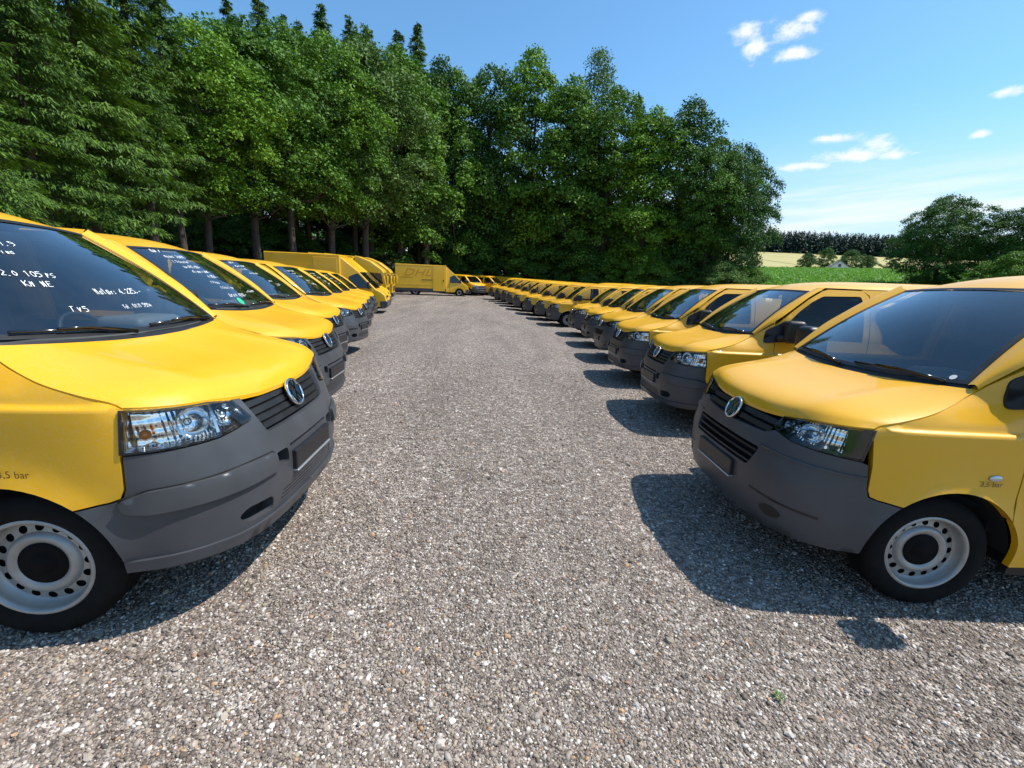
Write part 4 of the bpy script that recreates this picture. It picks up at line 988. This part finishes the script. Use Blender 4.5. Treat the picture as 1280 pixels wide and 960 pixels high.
def make_cabover():
    T = empty('box_lorry'); Y_ = MAT['yellow_b']; blk = MAT['black']; hw = lambda z: 1.05 - .07 * smooth(z, 1.5, 2.6)
    prof = [(-.95, .55), (-.50, .55), (-.46, .85), (.46, .85), (.50, .45), (1.12, .45), (1.20, .62), (1.20, 1.28), (.98, 2.22), (.82, 2.40), (.10, 2.86), (-.70, 3.12), (-.95, 3.14)]
    prism('cab', prof, hw, Y_, T, .05)
    plate_on('windscreen', [(1.212, .92, 1.36), (1.212, -.92, 1.36), (1.02, -.86, 2.16), (1.02, .86, 2.16)], MAT['gloss_black'], T)
    plate_on('grille', [(1.208, .55, .80), (1.208, -.55, .80), (1.208, -.55, 1.16), (1.208, .55, 1.16)], blk, T)
    bm = bmesh.new(); box(bm, .60, 1.30, -1.07, 1.07, .36, .66, .05, 2); from_bm('bumper', bm, MAT['plastic'], T)
    for sg in (1, -1):
        sidequad('side_window', [(.98, 1.40), (.05, 1.40), (.05, 2.10), (.82, 2.10)], hw, sg, MAT['gloss_black'], T)
        sidequad('rear_quarter_window', [(-.15, 1.5), (-.62, 1.5), (-.62, 2.10), (-.15, 2.10)], hw, sg, MAT['gloss_black'], T)
        sidequad('door_seam', [(-.03, .9), (-.05, .9), (-.05, 2.2), (-.03, 2.2)], hw, sg, blk, T, .004)
        plate_on('headlight', [(1.31, sg * .66, .44), (1.31, sg * .98, .44), (1.31, sg * .98, .60), (1.31, sg * .66, .60)], MAT['reflector'], T)
        bm = bmesh.new(); box(bm, 1.22, 1.34, *sorted((sg * 1.12, sg * 1.36)), 1.32, 1.96, .05, 3); tube(bm, [(.98, sg * .98, 2.10), (1.24, sg * 1.2, 2.02)], .025, 6); tube(bm, [(1.1, sg * 1.0, 1.3), (1.26, sg * 1.2, 1.36)], .02, 6); from_bm('mirror', bm, Y_, T, True)
        wheel(T, 0, sg * .88, sg, r=.40, w=.24, rim_r=.24); wheel(T, -2.9, sg * .88, sg, r=.40, w=.24, rim_r=.24)
    bm = bmesh.new(); box(bm, -3.9, -1.02, -1.10, 1.10, .88, 3.10, .03, 2); b = from_bm('cargo_box', bm, Y_, T)
    bm = bmesh.new(); box(bm, -3.8, .9, -.45, .45, .50, .90); from_bm('chassis', bm, MAT['shell'], T)
    for sg in (1, -1):
        y0, y1 = sorted((sg * 1.10, sg * 1.112)); bm = bmesh.new(); box(bm, -3.88, -1.04, y0, y1, 2.98, 3.06, .004, 1); from_bm('top_rail', bm, Y_, b)
    return T

def place(T, x, y, head):
    c, s = math.cos(head), math.sin(head); za = gz(x, y); zb = gz(x - 4 * c, y - 4 * s); wl = gz(x - s * .9, y + c * .9); wr = gz(x + s * .9, y - c * .9)
    T.location = (x, y, za); T.rotation_euler = Euler((math.atan2(wl - wr, 1.8), -math.atan2(za - zb, 4.0), head), 'XYZ'); return T
pt = make_parcel_truck(True)
place(pt, -5.5, 43.4, .24); tag(pt, 'yellow parcel box truck with faded DHL lettering, side-on at the far end of the lot', 'truck')
pb = make_parcel_truck(False, -4.55, -3.25); place(pb, -7.35, 23.0, .17); tag(pb, 'yellow box truck with a sloping nose beside the last van of the forest-side row', 'truck', 'box trucks on the forest side')
pc = copy_tree(pb); place(pc, -8.2, 26.2, .17); tag(pc, 'yellow sloping-nosed box truck standing between another box truck and the lorries', 'truck', 'box trucks on the forest side')
ca = make_cabover(); ca.scale = (.92, .92, .92); place(ca, -9.6, 30.0, .17); tag(ca, 'yellow upright-cab lorry with roof fairing beside the box trucks', 'lorry', 'upright-cab lorries on the forest side')
cb = copy_tree(ca); place(cb, -10.2, 33.6, .17); tag(cb, 'yellow upright-cab lorry, the last before the parcel truck with lettering', 'lorry', 'upright-cab lorries on the forest side')

# ------------------------------------------------------------------ trees
def leaf_mat(name, cols, trans=.16, hue=.0):
    m = bpy.data.materials.new(name); m.use_nodes = True; nt = m.node_tree; nt.nodes.clear(); N = nt.nodes.new; K = nt.links.new
    out = N('ShaderNodeOutputMaterial'); geo = N('ShaderNodeNewGeometry'); oi = N('ShaderNodeObjectInfo')
    r = N('ShaderNodeValToRGB'); e = r.color_ramp.elements
    while len(e) < len(cols): e.new(.5)
    for k, c in enumerate(cols): e[k].position = k / (len(cols) - 1); e[k].color = (*c, 1)
    n = N('ShaderNodeTexNoise'); n.inputs['Scale'].default_value = .45; n.inputs['Detail'].default_value = 2; K(geo.outputs['Position'], n.inputs['Vector'])
    ad = N('ShaderNodeMath'); ad.operation = 'MULTIPLY_ADD'; K(geo.outputs['Random Per Island'], ad.inputs[0]); ad.inputs[1].default_value = .55
    nn = N('ShaderNodeMapRange'); K(n.outputs['Fac'], nn.inputs['Value']); nn.inputs['From Min'].default_value = .3; nn.inputs['From Max'].default_value = .7; nn.inputs['To Max'].default_value = .3
    K(nn.outputs[0], ad.inputs[2])
    a2 = N('ShaderNodeMath'); a2.operation = 'MULTIPLY_ADD'; K(oi.outputs['Random'], a2.inputs[0]); a2.inputs[1].default_value = .2; K(ad.outputs[0], a2.inputs[2])
    K(a2.outputs[0], r.inputs[0])
    b = N('ShaderNodeBsdfPrincipled'); b.inputs['Roughness'].default_value = .6; b.inputs['Specular IOR Level'].default_value = .2; K(r.outputs[0], b.inputs['Base Color'])
    t = N('ShaderNodeBsdfTranslucent'); tm = N('ShaderNodeMix'); tm.data_type = 'RGBA'; tm.blend_type = 'MULTIPLY'; tm.inputs[0].default_value = 1; K(r.outputs[0], tm.inputs[6]); tm.inputs[7].default_value = (1.25, 1.35, .5, 1); K(tm.outputs[2], t.inputs[0])
    mx = N('ShaderNodeMixShader'); mx.inputs[0].default_value = trans; K(b.outputs[0], mx.inputs[1]); K(t.outputs[0], mx.inputs[2]); K(mx.outputs[0], out.inputs[0])
    return m
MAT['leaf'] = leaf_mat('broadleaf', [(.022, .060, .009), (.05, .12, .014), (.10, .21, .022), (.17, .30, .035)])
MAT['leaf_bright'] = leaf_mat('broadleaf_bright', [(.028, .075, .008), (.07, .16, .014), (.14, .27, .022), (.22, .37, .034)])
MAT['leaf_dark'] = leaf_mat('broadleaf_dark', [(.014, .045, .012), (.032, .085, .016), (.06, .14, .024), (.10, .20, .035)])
MAT['leaf_pale'] = leaf_mat('broadleaf_pale', [(.035, .07, .018), (.065, .13, .03), (.11, .19, .045), (.16, .25, .06)])
MAT['needle'] = leaf_mat('spruce_needles', [(.018, .045, .010), (.045, .10, .014), (.10, .19, .022), (.17, .28, .035)], .15)
MAT['bark'] = simple('bark', (.055, .042, .032), .95, var=.4, scale=5, bump=.8, bscale=25)
MAT['bark_pale'] = simple('bark_pale', (.17, .15, .12), .95, var=.5, scale=4, bump=.6, bscale=25)

def leaf_mesh(name, cen, axis_, nrm, ln, wd):
    """one rhombus per leaf, slightly folded"""
    n = len(cen); axis_ = axis_ / (np.linalg.norm(axis_, axis=1)[:, None] + 1e-9); sd_ = np.cross(nrm, axis_); sd_ /= np.linalg.norm(sd_, axis=1)[:, None] + 1e-9
    up_ = np.cross(axis_, sd_)
    a = cen - axis_ * ln[:, None] * .5; c = cen + axis_ * ln[:, None] * .5; b = cen + sd_ * wd[:, None] * .5 + up_ * wd[:, None] * .12 - axis_ * ln[:, None] * .06; d = cen - sd_ * wd[:, None] * .5 + up_ * wd[:, None] * .12 - axis_ * ln[:, None] * .06
    V = np.stack([a, b, c, d], 1).reshape(-1, 3).astype(np.float32)
    me = bpy.data.meshes.new(name); me.vertices.add(4 * n); me.vertices.foreach_set('co', V.ravel()); me.loops.add(4 * n); me.loops.foreach_set('vertex_index', np.arange(4 * n, dtype=np.int32))
    me.polygons.add(n); me.polygons.foreach_set('loop_start', np.arange(0, 4 * n, 4, dtype=np.int32)); me.update(); me.validate()
    return me

def broadleaf(seed, H=18., rad=4.6, base=.14, nclump=95, per=330, leaf=.26, egg=.72, droop=0.0, cs=1.0):
    rng = np.random.default_rng(seed); cen = []; ax = []; nr = []
    zb = H * base; limbs = []; cl = []
    tries = 0; sc_ = cs
    while len(cl) < nclump and tries < 30000:
        tries += 1
        t = rng.random() ** .85; z = zb + (H - zb) * t
        prof = (math.sin(math.pi * min(1, (t * .93 + .07)) ** (egg + .3))) ** .6
        rr = rad * prof * (rng.random() ** .42); th = rng.random() * 6.283
        lob = 1 + .20 * math.sin(3 * th + seed + z * .3) + .13 * math.sin(5 * th + 2.1 * seed + z * .9) + .10 * math.sin(2.2 * z / sc_ + seed)
        p = np.array([rr * lob * math.cos(th), rr * lob * math.sin(th), z])
        if all(np.linalg.norm(p - q) > .88 * sc_ * (rad / 4.6) for q, _ in cl): cl.append((p, rng.uniform(.55, 1.2) * sc_))
    for p, r in cl:
        k = int(per * rng.uniform(.5, 1.4) * (r / sc_) ** 1.5) + 8; d = rng.normal(size=(k, 3)); d /= np.linalg.norm(d, axis=1)[:, None]
        d[:, 2] = np.where(d[:, 2] < -.5, -d[:, 2] * .6, d[:, 2]); q = d * (r * rng.uniform(.12, 1.15, k) ** .5)[:, None] * [1.1, 1.1, .85]
        out = np.array([p[0], p[1], 0]); out = out / (np.linalg.norm(out) + 1e-6)
        q[:, 2] -= droop * np.linalg.norm(q[:, :2], axis=1) + .30 * (q @ out)
        cen.append(p + q); nr.append(d * .7 + [0, 0, .45] + rng.normal(0, .5, (k, 3)) + out * .35); ax.append(rng.normal(0, 1, (k, 3)) * [1, 1, .6] + out * .6 - [0, 0, .4 + droop])
    cen = np.concatenate(cen); ax = np.concatenate(ax); nr = np.concatenate(nr); nr /= np.linalg.norm(nr, axis=1)[:, None]
    n = len(cen); ln = leaf * rng.uniform(.6, 1.35, n); me = leaf_mesh('crown', cen, ax, nr, ln, ln * rng.uniform(.5, .75, n))
    bm = bmesh.new(); lean = rng.normal(0, .35, 2); top = H * .86
    def tp(t): return Vector((lean[0] * t * t * 1.5 + .15 * math.sin(5 * t + seed), lean[1] * t * t * 1.5 + .15 * math.cos(4 * t + seed), top * t))
    r0 = .018 * H; ts = np.linspace(0, 1, 12); tube(bm, [tp(t) - Vector((0, 0, .4 if t == 0 else 0)) for t in ts], [r0 * (1.35 if t == 0 else 1) * (1 - .88 * t) + .015 for t in ts], 9)
    order = sorted(cl, key=lambda c: -c[1])[:34]
    for p, r in order:
        pz = max(.12, min(.95, (p[2] - .25 * math.hypot(p[0], p[1]) - .8) / top)); a = tp(pz); b = Vector(p); mid = (a + b) / 2 + Vector((0, 0, -.1 * (b - a).length))
        rr = r0 * (1 - .88 * pz) * .42; tube(bm, [a, mid, b], [rr, rr * .6, rr * .2 + .008], 5, False)
    tr = bpy.data.meshes.new('trunk'); bm.to_mesh(tr); bm.free(); tr.polygons.foreach_set('use_smooth', [True] * len(tr.polygons))
    return me, tr, H

def spruce(seed, H=22., rad=3.6, base=.16, per=46, dens=1.0):
    rng = np.random.default_rng(seed); cen = []; ax = []; nr = []; bm = bmesh.new(); ts = np.linspace(0, 1, 10)
    tube(bm, [Vector((.1 * math.sin(3 * t + seed), .1 * math.cos(2 * t + seed), H * t - (.4 if t == 0 else 0))) for t in ts], [.013 * H * (1 - .95 * t) + .012 for t in ts], 9)
    z = H * base
    while z < H * .985:
        t = (z - H * base) / (H - H * base); L0 = rad * (1 - t) ** .82 * (0.75 + .25 * min(1, t / .12)) + .22
        for k in range(rng.integers(5, 8)):
            th = rng.random() * 6.283; L = L0 * rng.uniform(.65, 1.15); zz = z + rng.uniform(-.25, .25); up0_ = rng.uniform(-.05, .22) * (1 if t > .5 else .6); dr = rng.uniform(.28, .5) * (1.0 - .55 * t)
            o = np.array([math.cos(th), math.sin(th), 0]); sdv = np.array([-math.sin(th), math.cos(th), 0]); m = int(per * dens * (L / 2.4) + 6); s = rng.random(m) ** .75
            path = lambda s_: (o[None, :] * (s_ * L)[:, None] + np.array([0, 0, 1.])[None, :] * (zz + up0_ * s_ * L - dr * L * s_ ** 1.7 + .16 * L * s_ ** 4)[:, None])
            p = path(s); w = (.30 * L * np.sin(np.pi * np.clip(s * .9 + .1, 0, 1)) ** .8 + .05); lat = rng.uniform(-1, 1, m)
            p = p + sdv[None, :] * (lat * w)[:, None]; hang = rng.random(m) ** 2 * (.34 + .1 * L); p[:, 2] -= hang * .5 + .12 * np.abs(lat) * w
            a = o[None, :] * .8 + sdv[None, :] * (lat * .9)[:, None] + rng.normal(0, .25, (m, 3)); a[:, 2] -= .35 + 1.6 * hang
            cen.append(p); ax.append(a); nr.append(np.array([0, 0, 1.])[None, :] + o[None, :] * (.5 + hang)[:, None] + rng.normal(0, .35, (m, 3)))
            if k < 3: tube(bm, [Vector(path(np.array([q]))[0]) for q in (.0, .5, .9)], [.03 * (1 - t) + .01, .018, .006], 4, False)
        z += rng.uniform(.36, .52) * (1 - .35 * t)
    cen = np.concatenate(cen); ax = np.concatenate(ax); nr = np.concatenate(nr); n = len(cen); ln = rng.uniform(.18, .42, n)
    me = leaf_mesh('crown', cen, ax, nr, ln, ln * rng.uniform(.16, .28, n))
    tr = bpy.data.meshes.new('trunk'); bm.to_mesh(tr); bm.free(); tr.polygons.foreach_set('use_smooth', [True] * len(tr.polygons))
    return me, tr, H

KINDS = {}
for k in range(4): KINDS['broad%d' % k] = (broadleaf(11 + k, 18, [4.6, 4.0, 5.0, 3.8][k], [.19, .17, .03, .05][k], 150, 250, .24), 'leaf', 'bark')
KINDS['beech'] = (broadleaf(31, 18, 5.2, .31, 210, 280, .21, .68), 'leaf', 'bark')
for k in range(2): KINDS['tall%d' % k] = (broadleaf(81 + k, 18, [4.4, 5.0][k], .32, 140, 260, .23), 'leaf', 'bark')
KINDS['birch'] = (broadleaf(41, 20, 2.8, .26, 120, 170, .19, .6, .28), 'leaf_pale', 'bark_pale')
KINDS['wide'] = (broadleaf(51, 12, 5.2, .04, 330, 300, .17, .72, cs=.8), 'leaf_dark', 'bark')
for k in range(3): KINDS['spruce%d' % k] = (spruce(61 + k, 22, [3.9, 3.2, 3.0][k], [.27, .28, .26][k], 125), 'needle', 'bark')
_built = {}
def tree(kind, x, y, H, label, cat='tree', wide=1.0, rot=0.0, mat_=None, group=None, name=None):
    (cm, tm, H0), lm, bk = KINDS[kind]; lm = mat_ or lm
    key = (kind, lm)
    if key not in _built:
        c = cm.copy(); c.materials.clear(); c.materials.append(MAT[lm]); t = tm.copy(); t.materials.clear(); t.materials.append(MAT[bk]); _built[key] = (c, t)
    c, t = _built[key]; nm = name or ('spruce_tree' if 'spruce' in kind else 'birch_tree' if kind == 'birch' else 'leafy_tree')
    e = empty(nm, (x, y, gz(x, y)), rot, label, cat, group); s = H / H0; e.scale = (s * wide, s * wide, s)
    link('trunk', t, None, e); link('crown', c, None, e); return e

rnd = random.Random(9)
def tree_px(kind, px, top, Y, label, wide=1.0, **kw):
    p = at(px, top, Y); H = p.z - gz(p.x, p.y); return tree(kind, p.x, p.y, max(2.0, H), label, wide=wide, rot=rnd.uniform(0, 6.28), **kw)
# tall spruces along the forest-side row
SP = [(-150, -260, 9.5, 'spruce0'), (-30, -230, 12.5, 'spruce1'), (55, -190, 14.5, 'spruce0'), (140, -120, 17.5, 'spruce2'), (-5, -160, 19, 'spruce2'), (190, -55, 22.5, 'spruce1'), (100, -90, 22, 'spruce0')]
for i, (px, top, Y, kd) in enumerate(SP):
    tree_px(kd, px, top, Y, f'tall drooping spruce, {ORD[i]} of those behind the forest-side row, from its open end', 1.0, group='spruces along the forest side')
FRONT = [('beech', 232, 32, 25, 1.0, 'leaf_bright'), ('tall0', 300, 34, 29, 1.1, 'leaf'), ('tall1', 352, 42, 32, .95, 'leaf'), ('beech', 402, 48, 35.5, .85, 'leaf_bright'), ('tall0', 452, 48, 39, .95, 'leaf_pale'), ('broad3', 500, 62, 48, 1.0, 'leaf'),
         ('birch', 532, 118, 49, .95, 'leaf_pale'), ('broad1', 552, 84, 53, .85, 'leaf_dark'), ('broad2', 575, 92, 54, .9, 'leaf'), ('broad0', 618, 84, 55, .85, 'leaf_dark'), ('broad1', 668, 72, 54.5, .85, 'leaf_bright'), ('birch', 752, 66, 56, .9, 'leaf_pale'), ('broad3', 716, 100, 53, 1.0, 'leaf'), ('broad2', 770, 112, 52, .95, 'leaf'), ('broad3', 822, 138, 49.5, 1.0, 'leaf_bright'), ('broad1', 868, 132, 50, .95, 'leaf_dark'), ('beech', 898, 180, 47.5, .9, 'leaf'), ('wide', 928, 186, 49, .66, 'leaf_dark')]
for i, (kd, px, top, Y, wd, lm) in enumerate(FRONT):
    look = {'leaf': 'mid-green', 'leaf_dark': 'dark-green', 'leaf_pale': 'pale-green', 'leaf_bright': 'bright yellow-green'}[lm] + (' slender birch-like' if kd == 'birch' else ' leafy')
    oo = ORD[i] if i < 14 else ['fifteenth', 'sixteenth', 'seventeenth', 'eighteenth'][i - 14]
    tree_px(kd, px, top, Y, f'{look} tree of the forest edge, {oo} from the spruces towards the field', wd, mat_=lm, group='front trees of the forest edge')
TIPS = [(282, -6, 36, 1), (322, -12, 38, 0), (352, 16, 40, 2), (372, 24, 42, 1), (401, 2, 43, 0), (436, 18, 45, 2), (459, 30, 47, 1), (496, 35, 50, 0), (522, 27, 52, 2), (800, 116, 58, 1)]
for i, (px, top, Y, k) in enumerate(TIPS):
    tree_px('spruce%d' % k, px, top, Y, f'dark spruce whose tip rises behind the leafy forest edge, {ORD[i]} tip from the open end', 1.0, group='spruce tips above the forest edge')
# depth of the wood behind the edge
for i in range(76):
    px = 30 + 11.8 * i + rnd.uniform(-8, 8); Y = (24 + 34 * min(1, i / 44)) + 9 + 6.5 * (i % 4) + rnd.uniform(-2, 2); p = at(px, 200, Y); H = rnd.uniform(13, 17) * (1 - .32 * smooth(px, 700, 920))
    if px > 890: continue
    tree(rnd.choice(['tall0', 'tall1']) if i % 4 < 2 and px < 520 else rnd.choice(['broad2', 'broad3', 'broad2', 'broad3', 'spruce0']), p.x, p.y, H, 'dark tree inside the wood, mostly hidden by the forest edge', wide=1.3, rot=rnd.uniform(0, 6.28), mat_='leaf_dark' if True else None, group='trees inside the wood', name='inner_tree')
# undergrowth bushes along the edge
KINDS['bush'] = (broadleaf(71, 4, 2.2, .0, 120, 220, .12, .7, cs=.45), 'leaf', 'bark')
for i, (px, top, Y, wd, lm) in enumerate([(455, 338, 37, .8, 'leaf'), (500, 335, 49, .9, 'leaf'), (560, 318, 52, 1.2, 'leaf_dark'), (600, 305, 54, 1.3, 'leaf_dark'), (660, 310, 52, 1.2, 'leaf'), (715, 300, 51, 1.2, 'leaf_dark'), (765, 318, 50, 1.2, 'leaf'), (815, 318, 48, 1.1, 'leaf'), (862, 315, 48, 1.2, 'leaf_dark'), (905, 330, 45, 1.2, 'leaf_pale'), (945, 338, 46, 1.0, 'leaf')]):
    tree_px('bush', px, top, Y, f'leafy bush at the foot of the forest edge, {ORD[i]} from the lorries towards the field', wd, cat='bush', mat_=lm, group='bushes at the forest foot', name='bush')

for i in range(26):
    px = 120 + 15 * i + rnd.uniform(-8, 8); Y = 17 + 24 * (i / 25) + 5 + 4.5 * (i % 3) + rnd.uniform(-1, 1); p = at(px, 260, Y)
    if p.x > -14.5: p.x = -14.5 - rnd.uniform(0, 3)
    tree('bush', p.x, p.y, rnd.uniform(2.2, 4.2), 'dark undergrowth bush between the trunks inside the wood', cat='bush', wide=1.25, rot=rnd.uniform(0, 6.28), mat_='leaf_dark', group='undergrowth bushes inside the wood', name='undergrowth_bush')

# ------------------------------------------------------------------ the land beyond
tree_px('wide', 1192, 247, 60, 'broad round dark tree standing alone at the crop field edge', 1.02, mat_='leaf_dark')
tree_px('wide', 1298, 258, 55, 'dark spreading tree standing beside the round tree at the crop field', 1.2, mat_='leaf_dark')
tree_px('bush', 1272, 318, 44, 'light green bush in front of the spreading tree', 1.1, cat='bush', mat_='leaf', name='bush')
for px, top, Y, wd, lb in ((1010, 318, 172, .85, 'round bush standing apart in the mown field'), (1066, 314, 178, .95, 'broad bushy tree beside the white farmhouse'), (1086, 321, 168, .9, 'dense green bush right of the farmhouse tree'), (1035, 311, 215, .85, 'leafy tree on the slope below the far wood'), (1116, 326, 175, .8, 'small bush at the far edge of the crop field')):
    tree_px('bush', px, top, Y, lb, wd, cat='bush' if 'bush' in lb.split(' ')[1:3] else 'tree', mat_='leaf_dark', name='field_bush')
def farmhouse():
    p = at(1046, 336, 172); x, y = p.x, p.y; z = gz(x, y) - .3; T = empty('farmhouse', (x, y, z), R(-25), 'small white gabled farmhouse beyond the crop field', 'house')
    wm = simple('white_render', (.72, .72, .70), .8, var=.06); rm = simple('grey_roof', (.16, .15, .16), .8, var=.2)
    bm = bmesh.new(); prof = [(-3.2, 0), (3.2, 0), (3.2, 3.2), (0, 5.6), (-3.2, 3.2)]; a = [bm.verts.new((q, -4, w)) for q, w in prof]; b = [bm.verts.new((q, 4, w)) for q, w in prof]
    bm.faces.new(a); bm.faces.new(b[::-1])
    for k in range(5): bm.faces.new((a[k], b[k], b[(k + 1) % 5], a[(k + 1) % 5]))
    from_bm('wall', bm, wm, T)
    bm = bmesh.new()
    for sg in (1, -1):
        q = [bm.verts.new((sg * u, v, w + t)) for t in (.03, .22) for u, v, w in ((0, -4.4, 5.62), (3.7, -4.4, 2.85), (3.7, 4.4, 2.85), (0, 4.4, 5.62))]
        for f in ((0, 1, 2, 3), (7, 6, 5, 4), (0, 4, 5, 1), (1, 5, 6, 2), (2, 6, 7, 3), (3, 7, 4, 0)): bm.faces.new([q[i] for i in f])
    from_bm('roof', bm, rm, T)
    for q, w in ((-1.5, 1.2), (1.5, 1.2), (0, 3.4)):
        bm = bmesh.new(); box(bm, q - .45, q + .45, -4.03, -3.97, w, w + 1.1); from_bm('window', bm, MAT['gloss_black'], T)
farmhouse()
def far_wood():
    rng = np.random.default_rng(3); cen = []; ax = []; nr = []; ln = []; wd = []
    for k in range(1500):
        px = 905 + 400 * rng.random(); Y = 385 + 75 * rng.random(); p = at(px, 320, Y); x, y = p.x, p.y; H = rng.uniform(10.5, 19.0); z0 = gz(x, y); r = rng.uniform(2.4, 3.8); m = 80
        t = rng.random(m); th = rng.random(m) * 6.283; rr = r * (1 - t) ** .8 * rng.uniform(.5, 1.1, m) + .15
        cen.append(np.stack([x + rr * np.cos(th), y + rr * np.sin(th), z0 + H * t], 1)); ax.append(np.stack([np.cos(th), np.sin(th), -.6 + 0 * th], 1) + rng.normal(0, .3, (m, 3))); nr.append(np.stack([np.cos(th) * .6, np.sin(th) * .6, .8 + 0 * th], 1) + rng.normal(0, .6, (m, 3))); l = (3.2 * (1 - t * .7)) * rng.uniform(.7, 1.2, m); ln.append(l); wd.append(l * .6)
    me = leaf_mesh('far_wood', np.concatenate(cen), np.concatenate(ax), np.concatenate(nr), np.concatenate(ln), np.concatenate(wd))
    o = link('far_wood', me, leaf_mat('far_needles_hazed', [(.009, .028, .022), (.016, .042, .032), (.026, .06, .042)], .0)); tag(o, 'dark conifer wood along the far ridge, coloured blue-green for haze', 'wood', kind='stuff')  # distance haze is put into the needle colours as a blue tint
far_wood()
def crop():
    rng = np.random.default_rng(8); n = 52000; Y = 40 + 110 * rng.random(n) ** 1.35; x = (22 + .1 * Y) + rng.random(n) * 165; keep = (x < 1.15 * Y + 10) & (x > 20 + .12 * Y); x, Y = x[keep], Y[keep]; n = len(x)
    m = 3; cx = np.repeat(x, m) + rng.normal(0, .22, n * m); cy = np.repeat(Y, m) + rng.normal(0, .22, n * m); cz = np.repeat(np.array([gz(a, b) for a, b in zip(x, Y)]), m) + rng.uniform(.2, .75, n * m)
    th = rng.random(n * m) * 6.283; ax = np.stack([np.cos(th), np.sin(th), rng.uniform(.1, 1.2, n * m)], 1); nr = np.stack([-np.cos(th) * .6, -np.sin(th) * .6, np.ones(n * m)], 1); ln = rng.uniform(.5, .95, n * m)
    me = leaf_mesh('crop_plants', np.stack([cx, cy, cz], 1), ax, nr, ln, ln * .33); o = link('crop_plants', me, leaf_mat('crop_leaf', [(.035, .10, .014), (.07, .18, .026), (.12, .27, .045), (.20, .36, .09)], .3)); tag(o, 'green leafy crop filling the field beyond the lot', 'crop', kind='stuff')
crop()

def weed():
    rng = np.random.default_rng(2); d = fw + rt * ((975 - 640) / CAM_F) - up * ((872 - 480) / CAM_F); t = (-.1 - CAM_H) / d.z; x, y = d.x * t, d.y * t; n = 26
    th = rng.random(n) * 6.283; r = rng.uniform(.005, .03, n); o = empty('weed', (x, y, gz(x, y)), 0, 'small green weed sprouting from the bare gravel', 'plant')
    cen = np.stack([r * np.cos(th), r * np.sin(th), rng.uniform(.006, .028, n)], 1); me = leaf_mesh('leaves', cen, np.stack([np.cos(th), np.sin(th), .5 + 0 * th], 1), np.stack([-.4 * np.cos(th), -.4 * np.sin(th), 1 + 0 * th], 1), rng.uniform(.012, .028, n), rng.uniform(.004, .009, n))
    link('leaves', me, MAT['leaf_bright'], o)
weed()
